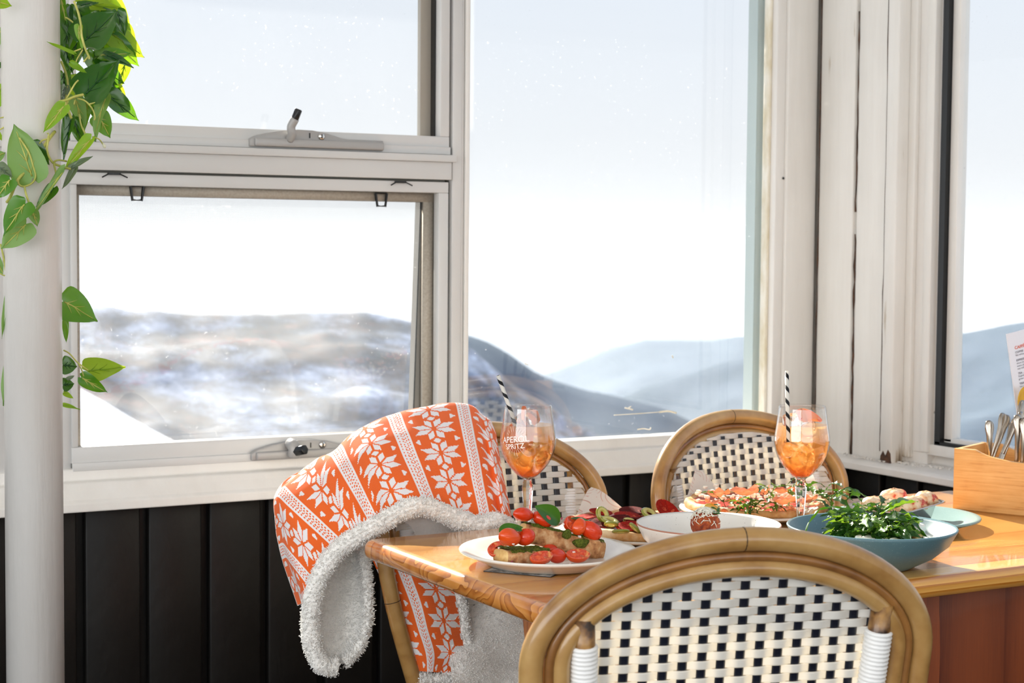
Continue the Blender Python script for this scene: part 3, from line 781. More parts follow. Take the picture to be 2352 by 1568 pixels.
    for s in (1, -1):
        obj('leg', MB().tube([(s * .178, 0.195, .46), (s * .19, .215, .25), (s * .205, .25, 0.0)], .0135, 12), m_bamboo, t)
        obj('leg', MB().tube([(s * .17, -.19, .45), (s * .185, -.20, .25), (s * .195, -.215, 0.0)], .0135, 12), m_bamboo, t)
        obj('stretcher', MB().tube([(s * .183, .2, .30), (s * .18, -.195, .28)], .008, 8), m_bamboo, t)
    return t
def put_chair(t, top, theta):
    ly = 0.20 + (0.8865 - 0.45) * math.tan(math.radians(9))
    t.rotation_euler = (0, 0, math.radians(theta))
    a = math.radians(theta)
    t.location = (top[0] + math.sin(a) * ly, top[1] - math.cos(a) * ly, 0)
ch_front = make_chair('bistro_chair', 'bamboo bistro chair seen from behind, nearest the camera, large in front', 0.12)
put_chair(ch_front, (1.178, 1.563), 165.0)
ch_r = make_chair('bistro_chair', 'bamboo bistro chair with uncovered woven back, facing the viewer across the table', 0.80)
put_chair(ch_r, (2.010, 2.712), 6.2)
ch_l = make_chair('bistro_chair', 'bamboo bistro chair half hidden under the orange snowflake blanket', 0.80)
put_chair(ch_l, (1.447, 2.722), 7.0)

# ------------------------------------------------------------------ tableware materials
def speckled(name, c, rough, sp=(120, 116, 110), amt=0.735):
    m = mat(name, c, rough, spec=0.5)
    L(m, ramp(m, noise_fac(m, 480, 1, 0.5), [(amt, c), (amt + .03, sp)]), m.node_tree.nodes['bsdf'].inputs['Base Color']); return m
m_plate = speckled('glazed_white_stoneware', (240, 236, 228), 0.2, (206, 200, 190))
m_bowlw = speckled('speckled_white_stoneware', (234, 232, 226), 0.30, (120, 118, 114))
m_teal = speckled('teal_stoneware', (92, 126, 136), 0.36, (116, 146, 154), .66)
m_sage = speckled('sage_stoneware', (132, 162, 160), 0.34, (152, 178, 176), .66)
m_rimbrown = mat('bare_clay_rim', (176, 120, 98), 0.5)
m_paper = mat('printed_greaseproof_paper', (244, 240, 232), 0.55, trl=0.4, tcol=(255, 250, 238))
_pv = coords(m_paper, (1, 1, 1))
_vo = N(m_paper, 'ShaderNodeTexVoronoi'); _vo.inputs['Scale'].default_value = 17; L(m_paper, _pv, _vo.inputs['Vector'])
_d = _vo.outputs['Distance']
_rr = math_n(m_paper, 'FRACT', math_n(m_paper, 'MULTIPLY', _d, 9.0))
_line = math_n(m_paper, 'LESS_THAN', _rr, 0.16)
_line = math_n(m_paper, 'MULTIPLY', _line, math_n(m_paper, 'GREATER_THAN', noise_fac(m_paper, 22, 1, .5), 0.47))
L(m_paper, mixc(m_paper, math_n(m_paper, 'MULTIPLY', _line, 0.8), (245, 241, 233), (206, 128, 112)), m_paper.node_tree.nodes['bsdf'].inputs['Base Color'])
m_crust = bump(vary(mat('baked_crust', (206, 150, 90), 0.75), [(0.30, (240, 216, 176)), (0.5, (214, 160, 98)), (0.68, (160, 96, 48)), (0.8, (84, 46, 24))], 26, 6), 120, 0.4, 0.003)
m_bread = bump(vary(mat('rustic_bread_crust', (196, 146, 96), 0.75), [(0.30, (224, 188, 142)), (0.5, (198, 142, 90)), (0.68, (150, 94, 54))], 95, 7), 220, 0.5, 0.002)
m_crumb = bump(vary(mat('toasted_bread_crumb', (226, 178, 104), 0.6), [(0.3, (240, 204, 136)), (0.7, (206, 150, 76))], 80, 5), 160, 0.6, 0.002)
m_pesto = bump(vary(mat('green_pesto', (92, 100, 28), 0.65, spec=0.2), [(0.3, (120, 128, 44)), (0.55, (80, 92, 24)), (0.75, (44, 54, 14))], 300, 4), 380, 1.0, 0.003)
m_tom = mat('tomato_skin', (228, 60, 16), 0.18, spec=0.5, coat=0.35, crough=0.05, trl=.12, tcol=(255, 60, 10))
m_tomo = mat('orange_tomato_skin', (238, 84, 20), 0.18, spec=0.5, coat=0.35, crough=0.05, trl=.12, tcol=(255, 110, 20))
m_tomcut = bump(vary(mat('cut_tomato_flesh', (226, 80, 40), 0.2, coat=0.3, sss=0.2), [(0.3, (238, 110, 60)), (0.55, (216, 62, 30)), (0.75, (236, 160, 90))], 110, 3), 150, 0.4, 0.002)
m_onion = mat('diced_shallot', (240, 222, 214), 0.3, spec=0.5, sss=0.2)
m_onionp = mat('purple_shallot', (150, 56, 84), 0.3)
def leafmat(name, c, tc, rough=0.3, trl=0.45):
    m = mat(name, c, rough, spec=0.5, trl=trl, tcol=tc, coat=0.06, crough=0.3)
    return m
m_basil = leafmat('basil_leaf', (44, 104, 26), (110, 160, 20), 0.3, 0.28)
m_rocket = leafmat('rocket_leaf', (36, 80, 22), (84, 132, 24), 0.36, 0.22)
m_rocket2 = leafmat('pale_rocket_leaf', (80, 122, 40), (140, 176, 44), 0.4, 0.3)
m_sauce = bump(vary(mat('tomato_sauce', (176, 34, 16), 0.28), [(0.3, (196, 44, 18)), (0.7, (150, 22, 12))], 60, 4), 160, 0.5, 0.003)
m_cheese = bump(vary(mat('melted_cheese', (240, 214, 160), 0.38), [(0.3, (248, 232, 192)), (0.7, (234, 190, 120))], 70, 4), 110, 0.5, 0.003)
m_pepp = bump(vary(mat('pepperoni', (150, 26, 20), 0.8, spec=0.1), [(0.3, (180, 38, 20)), (0.55, (138, 24, 14)), (0.72, (206, 90, 60))], 130, 4), 200, 0.4, 0.002)
m_peppd = bump(vary(mat('dark_salami', (104, 20, 22), 0.8, spec=0.1), [(0.3, (104, 22, 16)), (0.6, (74, 14, 12)), (0.75, (140, 70, 50))], 130, 4), 200, 0.4, 0.002)
m_olive = mat('green_olive', (138, 142, 52), 0.22, coat=0.3)
m_olivec = mat('olive_flesh', (206, 196, 112), 0.35)
m_ham = vary(mat('prosciutto', (224, 132, 92), 0.45, spec=0.3, trl=0.16, tcol=(255, 150, 90)), [(0.3, (236, 196, 160)), (0.52, (196, 116, 90)), (0.66, (244, 226, 206))], 22, 4, (1, 1, 4))
m_shred = mat('grated_cheese', (248, 242, 224), 0.5, sss=0.1)
m_crumbed = bump(vary(mat('fried_crumb', (164, 70, 24), 0.7), [(0.3, (196, 96, 36)), (0.55, (156, 60, 20)), (0.75, (96, 32, 12))], 160, 5), 260, 0.9, 0.004)
m_tray = vary(mat('steel_tray', (190, 188, 186), 0.16, 1.0), [(0.3, (200, 198, 196)), (0.8, (176, 172, 170))], 20, 3)

def round_plate(name, label, cat, c, prof, m, n=72, rim=None):
    t = thing(name, label, cat, (c[0], c[1], TZ))
    obj('dish' if cat != 'bowl' else 'bowl_body', MB().lathe(prof, n), m, t)
    if rim: obj('rim', MB().tube([(rim[0] * math.cos(q), rim[0] * math.sin(q), rim[1]) for q in [2 * math.pi * i / 72 for i in range(72)]], rim[2], 8, closed=True), rim[3], t)
    return t
plate_prof = lambda r, h: [(0, .0015), (r * .62, .0015), (r * .66, 0.0), (r * .69, 0.0015), (r * .80, h * .42), (r * .94, h * .80), (r * .995, h - .001), (r, h + .0012), (r * .99, h + .0028), (r * .93, h * .86 + .004), (r * .80, h * .48 + .005), (r * .66, .0075), (0, .0065)]
C_BP = np.array((1.301, 2.209))
pl = round_plate('dinner_plate', 'white plate with tomato toasts at the near left end of the table', 'plate', C_BP, plate_prof(.134, .0205), m_plate)
cst = obj('paper_coaster', MB().box(-.052, .052, -.052, .052, 0, .0012), vary(mat('printed_card', (196, 192, 186), .6), [(0.4, (214, 210, 204)), (0.6, (120, 118, 116))], 90, 3), loc=None, smooth=False)
cst.location = (1.262, 2.192, TZ + .0002); cst.rotation_euler = (0, 0, math.radians(38))
tag(cst, 'grey and white printed paper square under the tomato toast plate', 'coaster')
obj('dark_border', MB().box(-.0535, .0535, -.0535, .0535, 0, .0010), mat('dark_card_edge', (46, 44, 46), .6), cst, smooth=False)
pl.location.z = TZ + 0.0016

# ---- tomato toasts
def D_on_plate(px, py, dy=0.0):
    """point above the plate seen at this picture point; dy pushes it away from the plate's mid-line"""
    return atY(px, py, C_BP[1] + dy)
def loaf(name, label, p0, p1, up, wid, hgt, taper=1.0, seed=0):
    """a slab of bread from p0 to p1: rounded crust body, toasted top with pesto"""
    p0, p1 = np.array(p0), np.array(p1); ax = p1 - p0; ln = np.linalg.norm(ax); ax /= ln
    up = np.array(up, float); up -= ax * np.dot(up, ax); up /= np.linalg.norm(up); sd = np.cross(ax, up)
    t = thing(name, label, 'toast', (p0 + p1) / 2)
    rows = []; nn = 22; k = 20
    for i in range(nn + 1):
        u = i / nn; e = min(1, (min(u, 1 - u) * ln / .010 + .0)) ** .5 if 0 < u < 1 else 0.55
        e = max(e, .72)
        ring = []
        for j in range(k):
            a = 2 * math.pi * j / k
            x = math.copysign(abs(math.cos(a)) ** .55, math.cos(a)) * wid * .5 * e * (1 + (taper - 1) * u)
            z = math.copysign(abs(math.sin(a)) ** .6, math.sin(a)) * hgt * .5 * (e * .3 + .7) * (1 + (taper - 1) * u)
            q = p0 + ax * ln * u + sd * x + up * z
            nz = noise.noise(Vector(q * 70) + Vector((seed, 0, 0))) * .0018
            ring.append(q + (sd * x + up * z) / (abs(x) + abs(z) + 1e-6) * nz)
        rows.append(ring)
    mb = MB().grid(rows, cv=True); b = len(mb.v)
    mb.f.append(tuple(range(k))); mb.m.append(1); mb.f.append(tuple(nn * k + j for j in reversed(range(k)))); mb.m.append(1)
    body = obj('crust', mb, [m_bread, m_crumb], t, world=True)
    # pesto smeared on the top, running over the edge in places
    rows = []
    for i in range(31):
        u = .04 + .92 * i / 30; row = []
        for j in range(15):
            v = -1 + 2 * j / 14
            over = max(0, abs(v) - .82) / .18
            x = v * wid * (.43 + .05 * noise.noise(Vector((u * 11 + seed, v, 2)))) * (1 + (taper - 1) * u)
            q = p0 + ax * ln * u + sd * x + up * (hgt * .5 + .0012 - over * (.003 + .004 * (noise.noise(Vector((u * 9 + seed, v, 0))) + .3)))
            q = q + up * .0025 * noise.noise(Vector(q * 160))
            row.append(q)
        rows.append(row)
    obj('pesto', MB().grid(rows), m_pesto, t, world=True)
    return t
base_z = TZ + .0085
loaf('tomato_toast', 'short upright round of toast with pesto at the left of the white plate', D_on_plate(1150, 1278, -.036), D_on_plate(1247, 1275, -.024), (0, -.0, 1), .050, .0225, 1.0, 1)
loaf('tomato_toast', 'long toast finger leaning across the white plate, sloping down to the right', D_on_plate(1199, 1221, .010), D_on_plate(1380, 1264, -.018), (0.0, .10, 1), .048, .0290, 1.06, 5)
def pesto_blob(px, py, dy, w, h):
    c = D_on_plate(px, py, dy); mb = MB(); rows = []
    for i in range(9):
        ph = math.pi * i / 8; row = []
        for j in range(12):
            th = 2 * math.pi * j / 12
            q = np.array((math.sin(ph) * math.cos(th) * w, -abs(math.sin(ph) * math.sin(th)) * .005, math.cos(ph) * h))
            q = q * (1 + .35 * noise.noise(Vector(c * 50 + q * 120)))
            row.append(c + q)
        rows.append(row)
    return mb.grid(rows, cv=True)
def tomato(px, py, dy, rx, rz, rot=(0, 0, 0), cut=False, m=None, label='', squash=.85):
    c = D_on_plate(px, py, dy)
    t = thing('tomato_half', label, 'tomato', c, 0, None)
    t.rotation_euler = [math.radians(a) for a in rot]
    n, k = 14, 24; rows = []
    top = 0.04
    for i in range(n + 1):
        ph = math.pi * .5 * (1 + i / n) if True else 0
        rows.append([(math.cos(2 * math.pi * j / k) * rx * math.sin(ph), math.sin(2 * math.pi * j / k) * rz * math.sin(ph), math.cos(ph) * rz * 1.05 + rz * .25) for j in range(k)])
    rows = rows[::-1]
    obj('skin', MB().grid(rows, cv=True), m or m_tom, t)
    rr = []
    for f, dz in ((1.0, 0.0), (.95, .0012), (.86, .0008), (.6, -.0012), (.35, .0006), (.0, .0002)):
        rr.append([(math.cos(2 * math.pi * j / k) * rx * max(f, .001), math.sin(2 * math.pi * j / k) * rz * max(f, .001), rz * .25 + dz + (.0014 * math.sin(3 * 2 * math.pi * j / k) if .3 < f < .9 else 0)) for j in range(k)])
    obj('cut_face', MB().grid(rr, cv=True), m_tomcut, t)
    return t
K = 0.000655                                    # metres per picture pixel at the plate
TS = [(1172, 1234, -.052, 26, 21, (-80, 18, 10), m_tomo, 'orange cherry tomato half under the basil leaf on the short toast'),
      (1207, 1234, -.044, 20, 21, (-70, -15, -25), m_tom, 'deep red cherry tomato half beside the orange one on the short toast'),
      (1203, 1182, -.004, 24, 17, (-75, 12, 8), m_tom, 'red cherry tomato half at the upper end of the long toast'),
      (1246, 1193, -.006, 22, 18, (-80, 30, -20), m_tom, 'red cherry tomato half behind the large basil leaf'),
      (1312, 1203, -.014, 21, 20, (62, 0, 20), m_tom, 'cherry tomato half with its cut face and seeds towards the viewer'),
      (1330, 1210, -.022, 15, 23, (-75, 40, 30), m_tomo, 'orange cherry tomato half under the thin basil leaf'),
      (1357, 1220, -.026, 25, 23, (-55, 38, -15), m_tom, 'red cherry tomato half tilted at the lower end of the long toast'),
      (1243, 1281, -.076, 26, 19, (22, -8, 8), m_tomo, 'orange cherry tomato half lying cut side up at the front of the plate'),
      (1282, 1277, -.062, 23, 18, (-80, 10, 20), m_tom, 'dark red cherry tomato half between two cut ones at the plate front'),
      (1327, 1276, -.068, 25, 20, (24, 0, -8), m_tomo, 'cherry tomato half with a bit of shallot under the toast end'),
      (1142, 1262, -.014, 20, 20, (30, -25, 0), m_tomo, 'orange cherry tomato half left behind the short toast'),
      (1264, 1262, -.020, 18, 14, (-80, 0, 0), m_tom, 'dark red cherry tomato half in the shade under the long toast')]
for px, py, dy, a, b, rot, m, lb in TS:
    tomato(px, py, dy, a * K * 1.16, b * K * .96, rot, True, m, lb)
def blade(c0, c1, wid, nrm, m, name, parent=None, curl=.15, cup=.25, tipx=1.0, label=None, n=12, w=6, serr=0.0, world=True, midrib=None, base=0.0):
    """leaf blade from base c0 to tip c1, nrm = the way its face looks"""
    c0, c1, nrm = [np.array(q, float) for q in (c0, c1, nrm)]
    ax = c1 - c0; ln = np.linalg.norm(ax); ax /= ln
    nrm = nrm - ax * np.dot(nrm, ax); nrm /= np.linalg.norm(nrm); sd = np.cross(ax, nrm)
    rows = []
    for i in range(n + 1):
        u = i / n
        ww = wid * .5 * (math.sin(math.pi * min(1, u ** .75)) ** .8 + base * (1 - u)) if u < 1 else 0
        if serr: ww *= 1 + serr * math.sin(u * 22)
        row = []
        for j in range(w + 1):
            v = -1 + 2 * j / w
            q = c0 + ax * ln * u + sd * v * max(ww, 1e-5) + nrm * (curl * ln * (-u * u) + cup * ww * (abs(v) ** 1.3) )
            row.append(q)
        rows.append(row)
    o = obj(name, MB().grid(rows), m, parent, world=world and parent is not None)
    return o
VIEW = -FW
def basil(pxs, dy, wid, nrm, label, curl=.1, cup=.3):
    a, b = D_on_plate(*pxs[0], dy), D_on_plate(*pxs[1], dy - .004)
    o = blade(a, b, wid * K, nrm, m_basil, 'basil_leaf', curl=curl, cup=cup, n=14, w=8)
    q = [a + (b - a) * u for u in (0.02, .5, .9)]
    tag(o, label, 'basil leaf')
    return o
basil(((1146, 1222), (1202, 1206)), -.042, 34, (-.2, -.6, 1), 'basil leaf lying over the tomatoes on the short toast')
basil(((1184, 1212), (1200, 1218)), -.050, 14, (0, -.8, .6), 'small curled basil leaf tip on the short toast')
basil(((1286, 1198), (1233, 1161)), -.010, 46, (-.1, -1, .45), 'large basil leaf standing on the long toast')
basil(((1352, 1196), (1312, 1186)), -.012, 15, (0, -.4, 1), 'slim basil leaf over the tomato at the right end of the toast')
m_dice = [m_onion, m_onion, m_onionp]
for i, (px, py, dy, s) in enumerate([(1187, 1197, .0, 5), (1231, 1197, -.002, 5), (1226, 1175, .012, 5), (1178, 1248, -.058, 6), (1294, 1203, -.018, 5), (1302, 1199, -.018, 4), (1314, 1224, -.022, 5), (1331, 1232, -.028, 6), (1335, 1198, -.022, 5), (1318, 1268, -.066, 5), (1271, 1265, -.04, 3), (1290, 1190, -.018, 4), (1146, 1258, -.03, 4), (1351, 1277, -.066, 3), (1176, 1289, -.06, 3), (1310, 1293, -.07, 4), (1196, 1294, -.05, 3)]):
    c = D_on_plate(px, py, dy)
    a = R.uniform(0, 3); s *= K * .55
    o = obj('shallot_dice', MB().obox((0, 0, 0), (s, s * .3, .2 * s), (-.3 * s, s * .8, 0), (0, 0, s * .8)), m_dice[i % 3 if i > 4 else 0], bevel=s * .3)
    o.location = c; o.rotation_euler = (R.uniform(-.4, .4), R.uniform(-.4, .4), a)
    tag(o, 'small cube of diced shallot scattered on the tomato toasts', 'shallot', 'shallot dice on the tomato toasts')
pb = obj('pesto_dribble', pesto_blob(1302, 1228, -.0305, .0085, .008), m_pesto); tag(pb, 'dribble of green pesto on the middle of the long toast', 'pesto')
pb = obj('pesto_dribble', pesto_blob(1333, 1246, -.0345, .015, .007), m_pesto); tag(pb, 'thick green pesto dribble towards the lower end of the long toast', 'pesto')

# ---- spritz glasses
m_glass = glass_mat('clear_wine_glass', (0.985, 0.99, 0.99, 1), 1.5, boost=1.3)
def solid_glass(name, c, rough=0.0, ior=1.45):
    m = mat(name, c, rough, spec=0.5); m.node_tree.nodes['bsdf'].inputs['Transmission Weight'].default_value = 1.0
    m.node_tree.nodes['bsdf'].inputs['IOR'].default_value = ior; return m
m_stem = solid_glass('crystal_stem', (255, 255, 255))
def drink_mat():
    m = bpy.data.materials.new('orange_spritz'); m.use_nodes = True; m.node_tree.nodes.clear()
    o = N(m, 'ShaderNodeOutputMaterial')
    s = N(m, 'ShaderNodeSeparateXYZ'); L(m, coords(m), s.inputs[0])
    z = N(m, 'ShaderNodeMapRange'); z.inputs[1].default_value, z.inputs[2].default_value = .095, .185; L(m, s.outputs['Z'], z.inputs[0])
    n1 = noise_fac(m, 65, 4, .6)
    c = ramp(m, z.outputs[0], [(0.0, (250, 100, 26)), (0.25, (255, 166, 66)), (1.0, (255, 220, 150))])
    t = N(m, 'ShaderNodeBsdfTransparent'); L(m, ramp(m, z.outputs[0], [(0.0, (252, 176, 120)), (0.3, (255, 222, 172)), (1.0, (255, 240, 216))]), t.inputs[0])
    tr = N(m, 'ShaderNodeBsdfTranslucent'); L(m, c, tr.inputs[0])
    df = N(m, 'ShaderNodeBsdfDiffuse'); L(m, c, df.inputs[0])
    g = N(m, 'ShaderNodeBsdfGlossy'); g.inputs['Roughness'].default_value = .08
    a = N(m, 'ShaderNodeMixShader'); a.inputs[0].default_value = .4; L(m, tr.outputs[0], a.inputs[1]); L(m, df.outputs[0], a.inputs[2])
    b = N(m, 'ShaderNodeMixShader'); L(m, math_n(m, 'ADD', math_n(m, 'MULTIPLY', n1, .40), .18), b.inputs[0]); L(m, t.outputs[0], b.inputs[1]); L(m, a.outputs[0], b.inputs[2])
    f = N(m, 'ShaderNodeMixShader'); fr = N(m, 'ShaderNodeLayerWeight'); L(m, math_n(m, 'ADD', math_n(m, 'MULTIPLY', math_n(m, 'POWER', fr.outputs['Facing'], 4.0), 0.5), .03), f.inputs[0]); L(m, b.outputs[0], f.inputs[1]); L(m, g.outputs[0], f.inputs[2])
    L(m, f.outputs[0], o.inputs['Surface']); return m
m_drink = drink_mat()
m_ice = mat('clear_ice', (255, 252, 246), 0.03, spec=0.5); m_ice.node_tree.nodes['bsdf'].inputs['Transmission Weight'].default_value = 1.0; m_ice.node_tree.nodes['bsdf'].inputs['IOR'].default_value = 1.25
m_orange = mat('orange_flesh', (255, 160, 40), 0.35, trl=0.45, tcol=(255, 170, 40))
m_peel = mat('orange_peel', (246, 122, 16), 0.4, trl=0.3, tcol=(255, 140, 10))
m_straw = mat('striped_paper_straw', (240, 238, 232), 0.6, trl=0.3, tcol=(255, 250, 240))
_sv = N(m_straw, 'ShaderNodeSeparateXYZ'); L(m_straw, coords(m_straw), _sv.inputs[0])
_an = math_n(m_straw, 'ARCTAN2', _sv.outputs['Y'], _sv.outputs['X'])
_sp = math_n(m_straw, 'FRACT', math_n(m_straw, 'ADD', math_n(m_straw, 'DIVIDE', _sv.outputs['Z'], 0.0225), math_n(m_straw, 'DIVIDE', _an, 2 * math.pi)))
L(m_straw, mixc(m_straw, math_n(m_straw, 'LESS_THAN', _sp, 0.36), (242, 240, 234), (18, 20, 28)), m_straw.node_tree.nodes['bsdf'].inputs['Base Color'])
L(m_straw, mixc(m_straw, math_n(m_straw, 'LESS_THAN', _sp, 0.36), (255, 250, 240), (8, 8, 10)), m_straw.node_tree.nodes['trl'].inputs['Color'])
bowl_pr = [(.0095, .0915), (.0135, .0940), (.0220, .1010), (.0340, .1155), (.0425, .1320), (.0462, .1480), (.0464, .1600), (.0445, .1730), (.0415, .1930), (.0388, .2130)]
bp = smooth_poly([(r, z, 0) for r, z in bowl_pr], 5)
def rad_at(z): return float(np.interp(z, [p[1] for p in bp], [p[0] for p in bp]))
def spritz(c, label, seed, text=False):
    rr = random.Random(seed)
    t = thing('spritz_glass', label, 'glass', (c[0], c[1], TZ))
    outer = [(p[0], p[1]) for p in bp]; inner = [(p[0] - .0011, p[1] + .0006) for p in bp[::-1]]
    obj('glass_bowl', MB().lathe([(0.0, .0905)] + outer + [(outer[-1][0] - .0005, .2136)] + inner + [(0, .0935)], 56), m_glass, t)
    # faceted stem: six flats, swelling below the bowl
    st = [(.0052, .004), (.0052, .010), (.0058, .02), (.0080, .050), (.0095, .070), (.0098, .077), (.0078, .085), (.0072, .089), (.0098, .0925)]
    obj('stem', MB().lathe([(0, .004)] + st + [(0, .0925)], 8), m_stem, t, smooth=False)
    obj('foot', MB().lathe([(0, 0), (.0330, 0), (.0335, .0008), (.030, .0018), (.012, .0034), (.0055, .006), (0, .006)], 40), m_glass, t)
    lv = .1815
    dp = [(rad_at(z) - .0014, z) for z in np.linspace(.0955, lv, 16)]
    obj('drink', MB().lathe([(0, .0953)] + dp, 48), m_drink, t)
    obj('drink_surface', MB().lathe([(dp[-1][0], lv), (dp[-1][0] * .6, lv - .0003), (0, lv - .0003)], 48), m_drink, t)
    for k in range(11):
        z = .118 + .008 * k if k < 8 else .186 + .004 * (k - 8)
        a = rr.uniform(0, 6.28); q = (rad_at(min(z, .2)) - .017) * rr.uniform(.3, 1)
        s = rr.uniform(.0105, .0135)
        ic = obj('ice_cube', MB().box(-s, s, -s, s, -s * .9, s * .9), m_ice, bevel=s * .45, seg=3)
        ic.location = (c[0] + q * math.cos(a), c[1] + q * math.sin(a), TZ + z); ic.rotation_euler = (rr.uniform(-1, 1), rr.uniform(-1, 1), rr.uniform(0, 3))
        tag(ic, 'clear ice cube floating in the ' + ('left' if text else 'right') + ' orange drink', 'ice cube', 'ice cubes in the ' + ('left' if text else 'right') + ' drink')
    return t
G1, G2 = (1.4143, 2.4696), (1.8318, 2.2712)
g1 = spritz(G1, 'stemmed glass of orange spritz with white lettering, in front of the blanket', 3, True)
g2 = spritz(G2, 'stemmed glass of orange spritz without lettering, in front of the uncovered chair', 9)
def straw(p0, p1, label):
    p0, p1 = np.array(p0), np.array(p1); d = p1 - p0; ln = np.linalg.norm(d)
    pr = [(.0027, 0), (.0034, 0), (.0034, ln), (.0027, ln), (.0027, 0)]
    o = obj('paper_straw', MB().lathe(pr, 16), m_straw); o.location = p0
    o.rotation_euler = Vector(d).to_track_quat('Z', 'Y').to_euler(); return tag(o, label, 'straw')
_c1, _c2 = G1[1], G2[1]
straw(atY(1204, 1030, _c1 - .012), atY(1144, 862, _c1 + .002), 'black and white striped paper straw leaning left out of the lettered glass')
straw(atY(1811, 1015, _c2 - .020), atY(1807, 852, _c2 + .004), 'black and white striped paper straw standing upright in the plain glass')
def orange_slice(c, nrm, r, arc, label, spin=0.0):
    c = np.array(c); nrm = np.array(nrm, float); nrm /= np.linalg.norm(nrm)
    o = thing('orange_slice', label, 'orange', c)
    k = 20
    th = [spin + arc * (i / k - .5) for i in range(k + 1)]
    full = arc > 6
    M_ = Vector(nrm).to_track_quat('Z', 'Y').to_matrix()
    def q(rr_, a, h): return tuple(M_ @ Vector((rr_ * math.cos(a), rr_ * math.sin(a), h)))
    h = .0026
    rows = [[q(.0005, a, h) for a in th], [q(r * .86, a, h) for a in th], [q(r * .86, a, -h) for a in th], [q(.0005, a, -h) for a in th]]
    obj('flesh', MB().grid(rows, cu=True), m_orange, o, smooth=False)
    rows = [[q(r * .86, a, h) for a in th], [q(r, a, h * .9) for a in th], [q(r, a, -h * .9) for a in th], [q(r * .86, a, -h) for a in th]]
    obj('peel', MB().grid(rows, cu=True), m_peel, o)
    return o
orange_slice(atY(1190, 1004, _c1 - .008), (-.40, -.85, .2), .025, 6.28, 'orange slice standing against the wall of the lettered glass')
orange_slice(atY(1206, 968, _c1 - .004), (.8, -.6, .1), .026, 3.2, 'orange wedge rising between the ice cubes of the lettered glass', 1.3)
orange_slice(atY(1862, 964, _c2 - .008), (.15, -.6, .8), .026, 3.2, 'orange wedge on top of the ice in the plain glass', 1.4)
# printed lettering on the first glass
m_print = mat('white_glass_print', (252, 250, 246), 0.5)
def glass_text(body, size, ang0, z0, slant):
    cu = bpy.data.curves.new('txt', 'FONT'); cu.body = body; cu.size = size; cu.align_x = 'CENTER'; cu.offset = size * .012
    to = bpy.data.objects.new('txt', cu); COL.objects.link(to)
    dg = bpy.context.evaluated_depsgraph_get(); me = bpy.data.meshes.new_from_object(to.evaluated_get(dg))
    vs = [v.co.copy() for v in me.vertices]; fs = [tuple(p.vertices) for p in me.polygons]
    bpy.data.objects.remove(to); bpy.data.curves.remove(cu); bpy.data.meshes.remove(me)
    out = []
    base = math.atan2(CAM[1] - G1[1], CAM[0] - G1[0])
    for v in vs:
        x, y = v.x * math.cos(slant) - v.y * math.sin(slant), v.x * math.sin(slant) + v.y * math.cos(slant)
        z = z0 + y; r = rad_at(z) + .0004; a = base + ang0 + x / .046
        out.append((r * math.cos(a), r * math.sin(a), z))
    return out, fs
lt = MB()
v, f = glass_text('APEROL', .0142, -.50, .1560, .12); lt.add(v, f)
v, f = glass_text('SPRiTZ', .0118, -.50, .1455, .13); lt.add(v, f)
obj('lettering', lt, m_print, g1, smooth=False)
ry = MB(); base = math.atan2(CAM[1] - G1[1], CAM[0] - G1[0])
for k in range(26):
    th = 2 * math.pi * k / 26 + .06
    if abs(math.sin(th)) < .52: continue
    r0, r1 = .0165, R.uniform(.021, .026)
    if math.sin(th) < 0: r0, r1 = .0130, R.uniform(.019, .025)
    P = []
    for q in (r0, r1):
        x, z = q * math.cos(th), .1575 + q * math.sin(th)
        a = base - .50 + x / .046; r = rad_at(z) + .0004
        P.append(np.array((r * math.cos(a), r * math.sin(a), z)))
    ry.tube(P, .00022, 4, caps=False)
obj('printed_rays', ry, m_print, g1, smooth=False)

# ------------------------------------------------------------------ pizzas
def paper_liner(name, label, c, half, rot, lifts, z):
    """square of greaseproof paper lying on the plate, corners lifted: lifts = {corner: (out, up)}"""
    n = 18; rows = []
    for i in range(n + 1):
        row = []
        for j in range(n + 1):
            u, v = -1 + 2 * i / n, -1 + 2 * j / n
            x, y, h = u * half, v * half, 0.0
            for (su, sv), (out, upz) in lifts.items():
                k = max(0, (u * su + v * sv) / 2 - .64) / .36
                k2 = k * k * (3 - 2 * k) if k < 1 else 1
                h += upz * k2; x -= su * out * k2; y -= sv * out * k2
            row.append((c[0] + x * math.cos(rot) - y * math.sin(rot), c[1] + x * math.sin(rot) + y * math.cos(rot), z + h))
        rows.append(row)
    o = obj(name, MB().grid(rows, flip=True), m_paper); return tag(o, label, 'paper')
def pizza_base(name, label, c, r, z, seed):
    t = thing(name, label, 'pizza', (c[0], c[1], z))
    prof = [(0, .0), (r * .9, .0), (r * .985, .004), (r, .010), (r * .975, .016), (r * .93, .0175), (r * .88, .014), (r * .84, .012), (0, .012)]
    mb = MB().lathe(prof, 72)
    for i, v in enumerate(mb.v):
        rr = math.hypot(v[0], v[1])
        nz = noise.noise(Vector((v[0] * 26, v[1] * 26, seed))); n2 = noise.noise(Vector((v[0] * 70, v[1] * 70, seed + 4)))
        k = 1 + .035 * nz * (rr > r * .5)
        mb.v[i] = (v[0] * k, v[1] * k, v[2] + (.0055 * nz + .0025 * n2) * (rr > r * .8) * (v[2] > .008))
    obj('crust', mb, m_crust, t)
    rows = [[(rr * math.cos(q) * (1 + .05 * noise.noise(Vector((math.cos(q) * 3, math.sin(q) * 3, seed)))) , rr * math.sin(q) * (1 + .05 * noise.noise(Vector((math.cos(q) * 3, math.sin(q) * 3, seed)))), .0135 + .0016 * noise.noise(Vector((rr * math.cos(q) * 90, rr * math.sin(q) * 90, 1)))) for q in [2 * math.pi * j / 48 for j in range(48)]] for rr in np.linspace(r * .89, .0005, 12)]
    obj('sauce', MB().grid(rows, cv=True), m_sauce, t)
    return t
